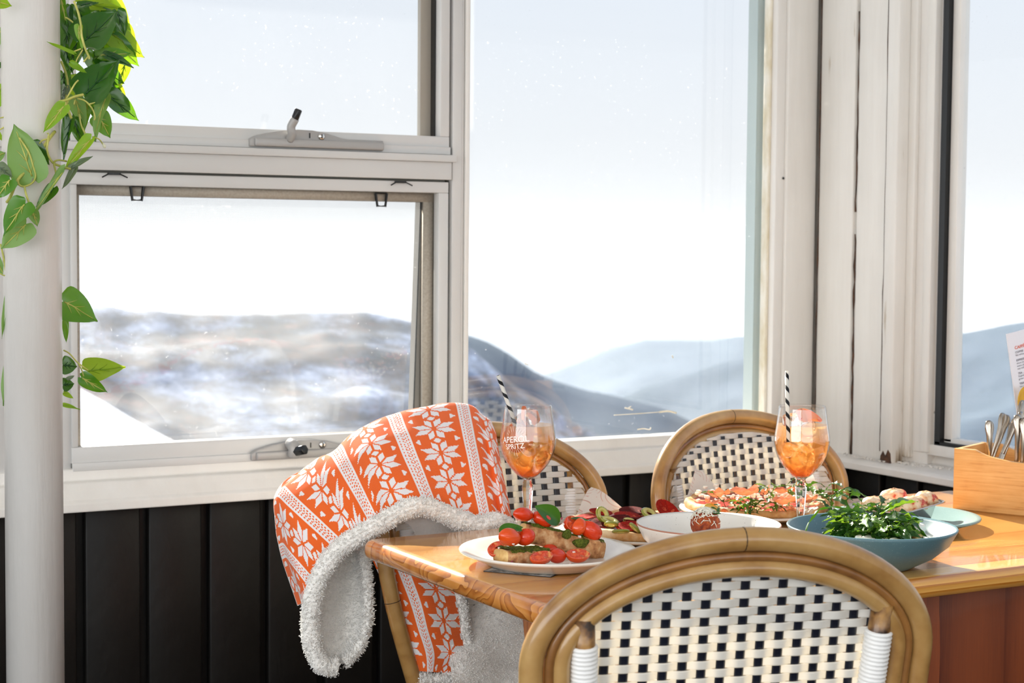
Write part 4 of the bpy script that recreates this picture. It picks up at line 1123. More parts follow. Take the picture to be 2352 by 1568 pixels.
def disc_slice(parent, name, x, y, z, r, m, rot=(0, 0, 0), cup=.12, th=.0016):
    k = 20
    pr = [(0, 0), (r * .6, r * cup * .3), (r, r * cup), (r * 1.01, r * cup + th * .6), (r * .97, r * cup + th), (r * .6, r * cup * .3 + th), (0, th)]
    o = obj(name, MB().lathe(pr, k), m, parent); o.location = (x, y, z); o.rotation_euler = rot; return o
def olive_slice(parent, x, y, z, r, rot):
    k = 16; pr = [(r * .45, -.0022), (r * .9, -.0022), (r, 0), (r * .9, .0022), (r * .45, .0022), (r * .45, -.0022)]
    o = obj('olive_slice', MB().lathe(pr, k), m_olivec, parent); o.location = (x, y, z); o.rotation_euler = rot
    obj('olive_skin', MB().lathe([(r * .88, -.0024), (r * 1.02, -.0012), (r * 1.04, 0), (r * 1.02, .0012), (r * .88, .0024)], k), m_olive, o)
    return o
C_P1, C_P2 = np.array((1.557, 2.345)), np.array((1.872, 2.445))
round_plate('pizza_plate', 'white plate under the pepperoni and olive pizza', 'plate', C_P1, plate_prof(.135, .012), m_plate)
paper_liner('greaseproof_sheet', 'patterned paper sheet under the pepperoni pizza, one corner standing up', C_P1 + (-.012, .012), .128, math.radians(-58.0), {(-1, 1): (-.012, .046), (-1, -1): (.03, .010), (1, 1): (.03, .012), (1, -1): (.05, .004)}, TZ + .0095)
pz = pizza_base('pepperoni_pizza', 'round pizza topped with pepperoni, salami and sliced green olives', C_P1, .124, TZ + .0105, 2.0)
rr = random.Random(5)
PEP = []
tries = 0
while len(PEP) < 17 and tries < 600:
    tries += 1
    a, q = rr.uniform(0, 6.283), .092 * math.sqrt(rr.random())
    x, y = q * math.cos(a), q * math.sin(a)
    if all(math.hypot(x - p[0], y - p[1]) > .033 for p in PEP):
        PEP.append((x, y)); d = rr.random() < .4
        disc_slice(pz, 'salami_slice' if d else 'pepperoni_slice', x, y, .0150 + rr.uniform(0, .003), rr.uniform(.019, .023), m_peppd if d else m_pepp, (rr.uniform(-.16, .16), rr.uniform(-.16, .16), 0), rr.uniform(.05, .22))
def on_pizza(px, py, c, z, par):
    p = atZ(px, py, z); return p[0] - c[0], p[1] - c[1], z - par.location.z
for px, py, z, r, rot in ((1384, 1181, TZ + .043, .0135, (1.1, .45, 0)), (1401, 1195, TZ + .036, .0150, (.30, .1, 0)), (1404, 1204, TZ + .034, .0115, (-.4, .3, 0)), (1426, 1220, TZ + .034, .0140, (-.25, .1, 0)), (1458, 1212, TZ + .034, .0110, (.1, .8, 0)), (1492, 1179, TZ + .040, .0145, (.55, .1, 0)), (1475, 1200, TZ + .033, .0100, (.2, .3, 0)), (1360, 1204, TZ + .036, .0130, (.2, .5, 0)), (1445, 1196, TZ + .032, .010, (.3, 0, 0))):
    x, y, h = on_pizza(px, py, C_P1, z, pz); olive_slice(pz, x, y, h, r, rot)
x, y, h = on_pizza(1528, 1180, C_P1, TZ + .040, pz)
disc_slice(pz, 'pepperoni_slice', x, y, h, .024, m_pepp, (.75, .1, .2), .35)
for k in range(26):
    a, q = rr.uniform(0, 6.283), .108 * math.sqrt(rr.random())
    s = rr.uniform(.004, .009); o = disc_slice(pz, 'cheese_patch', q * math.cos(a), q * math.sin(a), .0140, s, m_cheese, (0, 0, 0), -.15, .002)

# ---- ham and rocket pizza
round_plate('pizza_plate', 'white plate under the ham and rocket pizza', 'plate', C_P2, plate_prof(.138, .013), m_plate)
paper_liner('greaseproof_sheet', 'patterned paper sheet with raised corners under the ham and rocket pizza', C_P2, .126, math.radians(-33.0), {(-1, 1): (.020, .058), (1, 1): (.016, .052), (-1, -1): (.045, .006), (1, -1): (.030, .022)}, TZ + .0105)
pz2 = pizza_base('ham_rocket_pizza', 'round pizza heaped with cured ham folds, rocket and cheese crumbs', C_P2, .129, TZ + .0115, 8.0)
def ham(px, py, z, ln, wd, az, fold, lift):
    x, y, h = on_pizza(px, py, C_P2, TZ + z, pz2)
    n, w = 12, 8; rows = []
    for i in range(n + 1):
        u = -1 + 2 * i / n; row = []
        for j in range(w + 1):
            v = -1 + 2 * j / w
            a = fold * v
            yy, zz = wd * .5 * math.sin(a) / max(fold, .2), wd * .5 * (1 - math.cos(a)) / max(fold, .2)
            ux = u * ln * .5 * math.sqrt(max(.04, 1 - .75 * v * v)); yy *= .8; zz *= .8
            q = np.array((ux, yy + .003 * math.sin(u * 4), zz + lift * .5 * (u * u) + .0018 * math.sin(u * 5 + v * 3)))
            row.append((q[0] * math.cos(az) - q[1] * math.sin(az), q[0] * math.sin(az) + q[1] * math.cos(az), q[2]))
        rows.append(row)
    o = obj('ham_slice', MB().grid(rows), m_ham, pz2); o.location = (x, y, h)
for a in ((1650, 1140, .046, .044, .038, .2, 1.3, .008), (1636, 1156, .040, .036, .030, 1.3, 1.2, .004), (1718, 1136, .052, .062, .044, -.35, 1.1, .012), (1750, 1134, .050, .036, .040, .9, 1.4, .010), (1690, 1154, .036, .036, .026, -.5, 1.5, .004), (1802, 1130, .046, .050, .036, -.6, .9, .006), (1803, 1156, .042, .044, .040, -.4, 1.3, .008), (1854, 1152, .042, .036, .038, .3, 1.2, .008), (1802, 1172, .030, .042, .022, -.5, 1.0, .003), (1650, 1176, .026, .036, .020, -.6, .8, .003)):
    ham(*a)
def arugula_mesh(kind, ln=1.0):
    """lobed rocket leaf on a thin stalk, along +x, 1 unit long"""
    rq = random.Random(kind); n, w = 16, 4; rows = []
    for i in range(n + 1):
        u = i / n
        if u < .38: ww = .018
        else:
            k = (u - .38) / .62
            ww = .092 * math.sin(math.pi * min(1, k ** .7)) ** .7 * (1 + .62 * math.sin(k * 17 + kind)) + .012
        if i == n: ww = .004
        rows.append([(u, ww * (-1 + 2 * j / w), .25 * math.sin(u * (1.8 + .4 * kind)) - .25 * u + .35 * ww * abs(-1 + 2 * j / w) ** 1.5 + .02 * math.sin(u * 25 + j)) for j in range(w + 1)])
    mb = MB().grid(rows); return mb
ARU = [obj('rocket_leaf', arugula_mesh(k), m_rocket if k % 3 else m_rocket2) for k in range(5)]
def put_aru(parent, x, y, z, s, rot, k):
    o = ARU[k % 5].copy(); COL.objects.link(o); o.parent = parent
    o.location = (x, y, z); o.scale = (s, s, s); o.rotation_euler = rot; return o
rq = random.Random(12)
def aru_cluster(parent, cpx, z, spread, n, s0, cz=.012, c=None):
    for k in range(n):
        p = atZ(cpx[0], cpx[1], TZ + z)
        x, y = p[0] - parent.location.x + rq.gauss(0, spread), p[1] - parent.location.y + rq.gauss(0, spread)
        put_aru(parent, x, y, TZ + z - parent.location.z + rq.uniform(-.006, cz), s0 * rq.uniform(.7, 1.2), (rq.uniform(-.7, .7), rq.uniform(-.7, .35), rq.uniform(0, 6.28)), rq.randrange(5))
aru_cluster(pz2, (1722, 1174), .028, .014, 22, .040)
aru_cluster(pz2, (1890, 1148), .044, .016, 18, .052, .022)
aru_cluster(pz2, (1780, 1150), .042, .022, 10, .040)
aru_cluster(pz2, (1655, 1165), .030, .012, 4, .035)
aru_cluster(pz2, (1800, 1128), .048, .03, 6, .045)
mb = MB()
for k in range(170):
    a, q = rq.uniform(0, 6.283), .112 * math.sqrt(rq.random()); s = rq.uniform(.0018, .0042)
    c = np.array((q * math.cos(a), q * math.sin(a), rq.uniform(.015, .032)))
    mb.obox(c, (s, s * .3, 0), (-s * .3, s * .8, s * .2), (0, -s * .2, s * .7))
fc = obj('cheese_crumbs', mb, m_shred, pz2, bevel=.001); fc['kind'] = 'stuff'
for k in range(16):
    a, q = rq.uniform(0, 6.283), .11 * math.sqrt(rq.random())
    disc_slice(pz2, 'cheese_patch', q * math.cos(a), q * math.sin(a), .0140, rq.uniform(.006, .014), m_cheese, (0, 0, 0), -.15, .002)
x, y, h = on_pizza(1634, 1180, C_P2, TZ + .026, pz2)
disc_slice(pz2, 'lemon_slice', x, y, h, .019, mat('yellow_pepper_ring', (226, 180, 70), .3), (.9, .1, 0), .05, .004)

# ------------------------------------------------------------------ white bowl with a fried rice ball
C_WB = np.array((1.524, 2.108)); RB = .1095
bowl_profile = lambda r, h, b: [(0, .003), (b * .9, .003), (b, 0), (b * 1.06, .002), (r * .72, h * .30), (r * .90, h * .62), (r * .985, h * .94), (r, h), (r * .985, h + .002), (r * .955, h - .002), (r * .86, h * .62), (r * .68, h * .33 + .004), (b * .8, .0085), (0, .0075)]
wb2 = round_plate('serving_bowl', 'speckled white bowl holding a crumbed rice ball, behind the nearest chair', 'bowl', C_WB, bowl_profile(RB, .060, .055), m_bowlw, rim=(RB * .992, .0603, .0012, m_rimbrown))
def crumb_ball(label, c, r, shreds=True):
    t = thing('rice_ball', label, 'rice ball', c)
    rows = []
    for i in range(29):
        ph = math.pi * i / 28; row = []
        for j in range(40):
            th = 2 * math.pi * j / 40
            d = np.array((math.sin(ph) * math.cos(th), math.sin(ph) * math.sin(th), math.cos(ph)))
            row.append(d * r * (1 + .035 * noise.fractal(Vector(d * 7), 1, 2, 4)))
        rows.append(row)
    obj('crumb_coat', MB().grid(rows, cv=True), m_crumbed, t)
    if shreds:
        mb = MB(); rs = random.Random(4)
        for k in range(330):
            ph = abs(rs.gauss(0, .62)); th = rs.uniform(0, 6.283)
            if ph > 1.75: continue
            d = np.array((math.sin(ph) * math.cos(th), math.sin(ph) * math.sin(th), math.cos(ph)))
            tn = np.cross(d, (rs.uniform(-1, 1), rs.uniform(-1, 1), rs.uniform(-1, 1))); tn /= np.linalg.norm(tn)
            l = rs.uniform(.0025, .0065); p = d * r * (1.02 + rs.uniform(0, .10))
            mb.tube([p - tn * l, p + d * .001, p + tn * l - d * .0008], .00055, 4)
        o = obj('grated_cheese', mb, m_shred, t); o['kind'] = 'stuff'
        mb = MB()
        for k in range(22):
            c2 = np.array((.012, -.012, r * .98)) + np.array([rs.gauss(0, .0045) for _ in range(3)])
            q = rs.uniform(.001, .0024); a = rs.uniform(0, 6)
            mb.obox(c2, (q, q * a * .1, 0), (-.3 * q, q, .3 * q), (0, 0, .0003))
        obj('parsley', mb, m_basil, t)['kind'] = 'stuff'
    return t
crumb_ball('crumbed rice ball topped with grated cheese and parsley in the white bowl', atY(1620, 1203, C_WB[1]) , .0225)
crumb_ball('second crumbed rice ball low in the white bowl, hidden by the chair', (C_WB[0] - .004, C_WB[1] - .045, TZ + .030), .020)

# ------------------------------------------------------------------ teal bowl with rocket salad
C_TB = np.array((1.732, 1.978)); RT_ = .1275
tb2 = round_plate('salad_bowl', 'wide teal bowl of rocket salad at the near edge of the table', 'bowl', C_TB, bowl_profile(RT_, .060, .058), m_teal)
sal = thing('rocket_salad', 'heap of dark green rocket leaves in the teal bowl', 'salad', (C_TB[0] + .004, C_TB[1] + .002, TZ + .012))
rq = random.Random(21)
kk = 0
from mathutils import Euler
while kk < 260:
    a, q = rq.uniform(0, 6.283), .036 * math.sqrt(rq.random())
    ht = .060 * (1 - (q / .050) ** 2)
    x, y = q * math.cos(a), q * math.sin(a)
    z = .012 + ht * (rq.random() ** .55)
    s_ = rq.uniform(.036, .062)
    # leaves arch outwards and hang down the side of the heap, but stay inside the bowl
    e_ = Euler((rq.uniform(-.8, .8), rq.uniform(-.5, 1.0), a + rq.gauss(0, .9)))
    tip = Vector((x, y, z)) + e_.to_matrix() @ Vector((s_, 0, -.006)); bl_ = Vector((x, y, z)) + e_.to_matrix() @ Vector((s_ * .7, 0, -.012))
    if any(p.z < .004 or math.hypot(p.x + .004, p.y + .002) > np.interp(p.z, (.0, .012, .030, .05, .09), (.045, .078, .100, .112, .10)) for p in (tip, bl_)): continue
    kk += 1
    put_aru(sal, x, y, z, s_, tuple(e_), rq.randrange(5))
put_aru(sal, -.022, .03, .070, .085, (.3, .30, math.radians(150)), 4)
m_feta = bump(mat('soft_cheese', (246, 242, 230), .4, sss=.2), 120, .6, .003)
for k, (dx, dy, z, s) in enumerate(((-.044, -.044, .034, .011), (-.052, -.036, .036, .009), (-.030, -.056, .034, .009), (.066, -.026, .044, .010), (.058, -.034, .040, .008), (-.012, -.064, .034, .008), (.062, -.016, .048, .007))):
    o = obj('cheese_piece', MB().obox((dx, dy, z), (s, s * .4, 0), (-.4 * s, s * .8, .2 * s), (0, 0, s * .7)), m_feta, sal, bevel=s * .4, seg=3)
m_nut = vary(mat('toasted_nut', (206, 150, 72), .5), [(0.3, (232, 186, 110)), (0.7, (160, 100, 44))], 80, 3)
for k, (dx, dy, z, s) in enumerate(((.048, -.044, .036, .006), (.054, -.040, .040, .005), (.040, -.050, .034, .006), (.062, -.036, .036, .005))):
    obj('nut_piece', MB().obox((dx, dy, z), (s, s * .3, 0), (-.3 * s, s * .8, 0), (0, .2 * s, s * .6)), m_nut, sal, bevel=s * .35)
obj('dark_olive', MB().lathe([(0, -.007), (.005, -.005), (.0065, 0), (.005, .005), (0, .007)], 14, (.060, -.030, .036)), mat('black_olive', (40, 26, 32), .25), sal)
obj('dark_olive', MB().lathe([(0, -.007), (.005, -.005), (.0065, 0), (.005, .005), (0, .007)], 14, (-.036, -.050, .030)), bpy.data.materials['black_olive'], sal)

# ------------------------------------------------------------------ sage plate, steel tray of filled pasta
C_GP = np.array((2.036, 2.242))
round_plate('side_plate', 'sage green plate beneath the steel tray, beside the cutlery box', 'plate', C_GP, plate_prof(.129, .0165), m_sage)
tr_ = thing('serving_tray', 'small polished steel tray on the sage plate behind the salad', 'tray', (2.015, 2.243, TZ + .0085), math.atan2(.406, .914))
def rrect(hx, hy, rc, z, n=7):
    P = []
    for cx, cy, a0 in ((hx - rc, hy - rc, 0), (-hx + rc, hy - rc, 90), (-hx + rc, -hy + rc, 180), (hx - rc, -hy + rc, 270)):
        for i in range(n + 1):
            a = math.radians(a0 + 90 * i / n); P.append((cx + rc * math.cos(a), cy + rc * math.sin(a), z))
    return P
rows = [rrect(.0745, .0385, .022, .0), rrect(.0775, .0415, .024, .002), rrect(.0855, .0485, .028, .0285), rrect(.0865, .0495, .028, .030), rrect(.0985, .0605, .034, .0315), rrect(.0995, .0615, .034, .0305), rrect(.0985, .0605, .034, .0300), rrect(.0860, .0490, .028, .0292), rrect(.0845, .0475, .027, .028), rrect(.0765, .0405, .024, .0032), rrect(.0740, .0380, .022, .0012)]
mb = MB().grid(rows, cv=True, flip=True); k = len(rows[0])
mb.f.append(tuple(range(k))); mb.m.append(0); mb.f.append(tuple((len(rows) - 1) * k + j for j in reversed(range(k)))); mb.m.append(0)
obj('tray_body', mb, m_tray, tr_)
m_pasta = bump(vary(mat('baked_pasta', (240, 206, 166), .4), [(0.36, (250, 226, 194)), (0.52, (238, 190, 140)), (0.60, (206, 66, 40)), (0.72, (168, 30, 22))], 52, 4), 120, .5, .003)
for (px, py, z, s, lb) in ((2053, 1146, .040, .026, 'filled pasta parcel at the back of the steel tray'), (2006, 1162, .036, .024, 'filled pasta parcel at the left of the steel tray behind the salad'), (2096, 1162, .036, .025, 'filled pasta parcel at the front of the steel tray'), (2126, 1148, .041, .022, 'filled pasta parcel with red sauce at the right of the steel tray'), (2040, 1165, .034, .022, 'filled pasta parcel in the middle of the steel tray')):
    c = atZ(px, py, TZ + z); rows = []
    for i in range(17):
        ph = math.pi * i / 16
        rows.append([c + np.array((math.sin(ph) * math.cos(t) * s * 1.15, math.sin(ph) * math.sin(t) * s * .8, math.cos(ph) * s * .72)) * (1 + .16 * noise.noise(Vector((math.cos(t) * 1.6 + px, math.sin(t) * 1.6, ph * 1.5)))) for t in [2 * math.pi * j / 24 for j in range(24)]])
    o = obj('pasta_parcel', MB().grid(rows, cv=True), m_pasta, loc=tuple(c)); tag(o, lb, 'pasta')
for a, b, w, lb in (((2062, 1156), (2100, 1140), .020, 'basil leaf lying across the pasta parcels in the steel tray'), ((2072, 1150), (2040, 1160), .018, 'basil leaf beside the pasta parcels, half behind the rocket')):
    pa, pb_ = atZ(*a, TZ + .052), atZ(*b, TZ + .056)
    tag(blade(pa, pb_, w, (0, -.5, 1), m_basil, 'basil_leaf', n=12, w=6), lb, 'basil leaf')

# ------------------------------------------------------------------ bamboo cutlery box, cutlery, menu
m_boxw = mat('bamboo_board', (222, 166, 98), 0.42, coat=0.15)
_a = noise_fac(m_boxw, 1.0, 4, 0.6, stretch=(9, 9, 230)); _b = noise_fac(m_boxw, 1.0, 3, .5, stretch=(26, 26, 46))
_q = math_n(m_boxw, 'ADD', math_n(m_boxw, 'MULTIPLY', _a, .72), math_n(m_boxw, 'MULTIPLY', _b, .28))
L(m_boxw, ramp(m_boxw, _q, [(0.32, (236, 188, 122)), (0.55, (220, 164, 96)), (0.70, (192, 130, 66))]), m_boxw.node_tree.nodes['bsdf'].inputs['Base Color'])
bx = thing('cutlery_box', 'pale bamboo box holding cutlery at the right end of the table', 'cutlery box', (2.249, 2.348, TZ), math.atan2(-.916, .40))
# local x runs along the long near face, local y goes in to the right
BL, BW_, BH, TH = .265, .135, .1125, .009
pf = [(0, 0), (BL, 0), (BL, BH)] + [(BL - .045, BH)]
cur = [(BL - .045 - (BL - .09) * t, BH - .017 * math.sin(math.pi * min(1, max(0, t))) ** .55) for t in np.linspace(0.04, .96, 22)]
pf = [(0, 0), (BL, 0), (BL, BH), (BL - .04, BH)] + cur + [(.04, BH), (0, BH)]
for y0, nm in ((0, 'side_board'), (BW_ - TH, 'side_board')):
    Mx = Matrix(((1, 0, 0, 0), (0, 0, 1, 0), (0, 1, 0, 0), (0, 0, 0, 1)))
    obj(nm, MB().prism(pf, y0, y0 + TH, M=Mx), m_boxw, bx, bevel=.0012, smooth=False)
obj('end_board', MB().box(.0005, TH, TH, BW_ - TH, 0, BH - .0005), m_boxw, bx, bevel=.001, smooth=False)
obj('end_board', MB().box(BL - TH, BL - .0005, TH, BW_ - TH, 0, BH - .0005), m_boxw, bx, bevel=.001, smooth=False)
obj('bottom_board', MB().box(TH, BL - TH, TH, BW_ - TH, .001, .008), m_boxw, bx, smooth=False)
obj('divider', MB().box(TH, BL - TH, .062, .068, .008, BH - .026), m_boxw, bx, smooth=False)
m_cut = mat('brushed_cutlery_steel', (176, 166, 154), 0.15, 1.0)
_bxM = Matrix.Translation((2.249, 2.348, TZ)) @ Matrix.Rotation(math.atan2(-.916, .40), 4, 'Z')
def cutlery(kind, px, py, tilt, yaw, wide, label, lx, ly):
    """handle end up: tapering flat handle with a rounded end, the working end down in the box"""
    prof = [(.0042, .0), (.0030, .012), (.0030, .05), (.0045, .09), (wide * .7, .135), (wide, .160), (wide * .98, .172), (wide * .80, .180), (wide * .45, .1845), (.0004, .186)]
    t = .0022 if kind != 'knife' else .0034
    rows = []
    for w, z in prof:
        w = max(w, .0004); tt = t * min(1, w / .003)
        rows.append([(w * math.cos(q), tt * math.sin(q) - .010 * math.sin(z / .186 * 2.2) , z) for q in [2 * math.pi * j / 12 for j in range(12)]])
    top = np.array(px)
    o = obj(kind, MB().grid(rows, cv=True, flip=True), m_cut)
    if kind == 'knife': obj('blade', MB().box(-.008, .008, -.0008, .0008, -.0, .0) if False else MB().prism([(-.0085, -.085), (.006, -.080), (.0075, -.01), (.004, .004), (-.004, .004)], -.0007, .0007, M=Matrix(((1, 0, 0, 0), (0, 0, 1, 0), (0, 1, 0, 0), (0, 0, 0, 1)))), m_cut, o)
    elif kind == 'fork': obj('tines', MB().box(-.010, .010, -.001, .001, -.05, -.02).box(-.010, -.0075, -.001, .001, -.088, -.05).box(-.0042, -.0017, -.001, .001, -.088, -.05).box(.0017, .0042, -.001, .001, -.088, -.05).box(.0075, .010, -.001, .001, -.088, -.05).box(-.003, .003, -.001, .001, -.02, .003), m_cut, o, smooth=False)
    else: obj('spoon_head', MB().lathe([(0, -.004), (.010, -.002), (.016, .003), (.0155, .0035), (.010, -.0005), (0, -.0025)], 20, (0, 0, 0)), m_cut, o).matrix_basis = Matrix.Translation((0, 0, -.03)) @ Matrix.Rotation(math.pi / 2, 4, 'X')
    tag(o, label, kind)
    return o
def place_cut(kind, tip_px, foot_px, Y, wide, label, face=0.0):
    """tip and where the handle vanishes behind the box wall, both at world depth Y"""
    a, b = atY(*tip_px, Y), atY(*foot_px, Y - .004)
    d = a - b; d /= np.linalg.norm(d)
    o = cutlery(kind, (0, 0, 0), 0, 0, 0, wide, label, 0, 0)
    z = Vector(d); f = Vector(VIEW); yv = -(f - z * f.dot(z)).normalized()
    rot = Matrix.Rotation(face, 3, z)
    yv = rot @ yv; xv = yv.cross(z)
    M_ = Matrix((xv, yv, z)).transposed().to_4x4()
    M_.translation = Vector(a - d * .186 * CK)
    o.matrix_world = M_ @ Matrix.Diagonal((1, 1, CK, 1))
YB2 = 2.345
CK = 0.58            # the cutlery is short: it stands in a shallow box
place_cut('knife', (2269, 964), (2270, 1042), YB2 - .02, .0085, 'table knife standing upright at the left end of the cutlery box')
place_cut('fork', (2299, 948), (2276, 1038), YB2 - .015, .0085, 'fork leaning right next to the upright knife, dark handle end', .3)
place_cut('fork', (2312, 954), (2284, 1042), YB2 - .010, .0088, 'fork leaning right with a golden glint, second in the row', -.2)
place_cut('spoon', (2326, 960), (2294, 1045), YB2 - .018, .0085, 'spoon handle leaning right in the middle of the bundle', .4)
place_cut('fork', (2331, 970), (2306, 1046), YB2 - .025, .0080, 'fork handle leaning behind the front knives', -.4)
place_cut('fork', (2346, 920), (2318, 1000), YB2 - .035, .0088, 'tallest fork leaning right in front of the menu', .25)
place_cut('knife', (2336, 944), (2338, 1040), YB2 - .045, .0082, 'knife standing behind the front pair', .6)
place_cut('knife', (2333, 951), (2331, 1053), YB2 - .085, .0092, 'knife with a bright bronze reflection at the front of the box', .15)
place_cut('knife', (2349, 958), (2345, 1054), YB2 - .095, .0090, 'knife at the right edge of the view, beside the bright one', .1)
m_gold = mat('brass_yellow', (226, 172, 40), 0.3, 0.2)
gb = obj('serving_spoon', MB().lathe([(0, -.005), (.012, -.003), (.021, .004), (.0205, .0048), (.012, -.0015), (0, -.003)], 28, sq=1.35), m_gold)
gb.matrix_world = Matrix.Translation(Vector(atY(2352, 920, YB2 - .010))) @ Matrix.Rotation(math.pi / 2, 4, 'X')
tag(gb, 'yellow spoon head showing above the cutlery at the frame edge', 'spoon')
obj('handle', MB().tube([(0, -.026, 0), (0, -.07, .002), (0, -.14, .006)], .004, 8), m_gold, gb)
# menu card behind the cutlery
YM = 2.36
tl, bl = atY(2311, 767, YM), atY(2337, 960, YM - .0)
upv = tl - bl; upl = np.linalg.norm(upv); upv /= upl
rv = np.array((1.0, -.16, 0.02)); rv -= upv * np.dot(rv, upv); rv /= np.linalg.norm(rv)
nv = np.cross(rv, upv)
mw_, mh_ = .105, .285
ctr = tl + rv * mw_ / 2 - upv * mh_ / 2
menu = obj('menu_card', MB().obox((0, 0, 0), rv * mw_ / 2, nv * .0009, upv * mh_ / 2), mat('white_menu_card', (244, 240, 246), .35, coat=.3), smooth=False)
menu.location = ctr; tag(menu, 'white laminated drinks menu standing behind the cutlery', 'menu')
obj('clear_sleeve', MB().obox((0, 0, 0), rv * (mw_ / 2 + .003), nv * .0013, upv * (mh_ / 2 + .003)), glass_mat('clear_plastic', (.97, .985, .99, 1), 1.4, rough=.05, veil=.02), menu, smooth=False)
def menu_text(lines):
    mbr, mbg = MB(), MB()
    for body, size, dx, dy, red, bold in lines:
        cu = bpy.data.curves.new('txt', 'FONT'); cu.body = body; cu.size = size; cu.offset = size * (.018 if bold else 0)
        to = bpy.data.objects.new('txt', cu); COL.objects.link(to)
        me = bpy.data.meshes.new_from_object(to.evaluated_get(bpy.context.evaluated_depsgraph_get()))
        vs = [rv * (dx - mw_ / 2 + v.co.x) + upv * (mh_ / 2 - dy + v.co.y) + nv * .0016 for v in me.vertices]
        (mbr if red else mbg).add(vs, [tuple(p.vertices) for p in me.polygons])
        bpy.data.objects.remove(to); bpy.data.curves.remove(cu); bpy.data.meshes.remove(me)
    obj('heading', mbr, mat('orange_print', (222, 92, 52), .6), menu, smooth=False)
    obj('print', mbg, mat('grey_print', (112, 108, 116), .6), menu, smooth=False)
px_m = 0.000775
menu_text([('CAFFÈ', .0082, .0135, .0325, True, True), ('COFFEE ..........', .0052, .0135, .0405, False, True), ('flat white, long', .0052, .0135, .0460, False, False),
           ('ESPRESSO', .0054, .0135, .0560, False, True), ('short black', .0050, .0135, .0615, False, False), ('extra shot', .0050, .0135, .0668, False, False), ('soy milk, alm', .0050, .0135, .0721, False, False),
           ('TEA ........', .0054, .0135, .0815, False, True), ('English break', .0050, .0135, .0868, False, False), ('green tea', .0050, .0135, .0921, False, False),
           ('TEENY -', .0054, .0135, .1015, False, True), ('hot choc', .0050, .0135, .1068, False, False), ('CLASSIC', .0054, .0135, .1165, False, True), ('whipped', .0050, .0135, .1220, False, False)])
for o in ARU: bpy.data.objects.remove(o)

# ------------------------------------------------------------------ snowflake blanket
def knit_bitmap():
    """one repeat of the knit, in stitches: a column of eight-petalled stars and a band of small chevrons"""
    SW, BWd, Hh = 42, 14, 31
    img = np.zeros((Hh, SW + BWd), np.uint8)              # 1 = white
    def inpar(p, a, b):                                   # inside the parallelogram 0, a, a+b, b ?
        det = a[0] * b[1] - a[1] * b[0]
        s_, t_ = (p[0] * b[1] - p[1] * b[0]) / det, (a[0] * p[1] - a[1] * p[0]) / det
        return 0 <= s_ <= 1 and 0 <= t_ <= 1
    q = 15.5
    for y in range(Hh):
        for x in range(SW):
            ax, ay = abs(x + .5 - SW / 2) / q, abs(y + .5 - Hh / 2) / q
            g = .055
            hit = False
            # eight petals: in each quadrant one along the column and its mirror image across it
            if inpar((ax - g, ay - g * 2.1), (0, .50), (.36, .34)): hit = True
            if inpar((ax - g * 2.1, ay - g), (.62, 0), (.36, .34)): hit = True
            # small diamond between two stars, and the little triangle beside it
            if ax / .20 + abs(1 - ay) / .24 < 1: hit = True
            if ax > .98 and (1.33 - ax) > 0 and abs(1 - ay) < (1.28 - ax) * .8: hit = True
            img[y, x] = hit
    for y in range(Hh):
        for x in range(BWd):
            w = True
            if x in (0, 13): w = False
            if x in (3, 10) and y % 4 < 2: w = False
            if x in (5, 8) and y % 4 in (1, 2): w = False
            if x in (6, 7) and y % 4 == 3: w = False
            img[y, SW + x] = w
    return img
KNIT = knit_bitmap()
ST = 0.00180                                              # one stitch
m_knit = bpy.data.materials.new('snowflake_knit'); m_knit.use_nodes = True
_b = m_knit.node_tree.nodes['Principled BSDF']; _b.name = 'bsdf'
_b.inputs['Roughness'].default_value = 0.85; _b.inputs['Sheen Weight'].default_value = 0.25; _b.inputs['Specular IOR Level'].default_value = 0.2
_at = N(m_knit, 'ShaderNodeAttribute'); _at.attribute_name = 'knit'
_tl = N(m_knit, 'ShaderNodeBsdfTranslucent'); _ms = N(m_knit, 'ShaderNodeMixShader'); _ms.inputs[0].default_value = 0.12
_uv = N(m_knit, 'ShaderNodeUVMap'); _us = N(m_knit, 'ShaderNodeSeparateXYZ'); L(m_knit, _uv.outputs[0], _us.inputs[0])
# v-shaped stitches: fine light flecks on the orange
_fu = math_n(m_knit, 'FRACT', math_n(m_knit, 'DIVIDE', _us.outputs['X'], ST)); _fv = math_n(m_knit, 'FRACT', math_n(m_knit, 'ADD', math_n(m_knit, 'DIVIDE', _us.outputs['Y'], ST), math_n(m_knit, 'ABSOLUTE', math_n(m_knit, 'SUBTRACT', _fu, .5))))
_fl = math_n(m_knit, 'MULTIPLY', math_n(m_knit, 'LESS_THAN', _fv, .26), math_n(m_knit, 'LESS_THAN', math_n(m_knit, 'ABSOLUTE', math_n(m_knit, 'SUBTRACT', _fu, .5)), .22))
_kc = mixc(m_knit, math_n(m_knit, 'MULTIPLY', _fl, .30), _at.outputs['Color'], (255, 214, 180))
L(m_knit, _kc, _b.inputs['Base Color']); L(m_knit, _kc, _tl.inputs['Color'])
_o = m_knit.node_tree.nodes['Material Output']
L(m_knit, _b.outputs[0], _ms.inputs[1]); L(m_knit, _tl.outputs[0], _ms.inputs[2]); L(m_knit, _ms.outputs[0], _o.inputs['Surface'])
m_fleece = mat('white_sherpa_fleece', (253, 251, 246), 0.7, spec=0.1, sheen=0.6)
bump(m_fleece, 190, 0.35, 0.004, 4)
bl = thing('blanket', 'orange and white snowflake knit blanket with fleece lining over the chair back', 'blanket', (1.43, 2.66, 0.45))
C_OR, C_WH = lin((248, 104, 24)), lin((246, 245, 248))
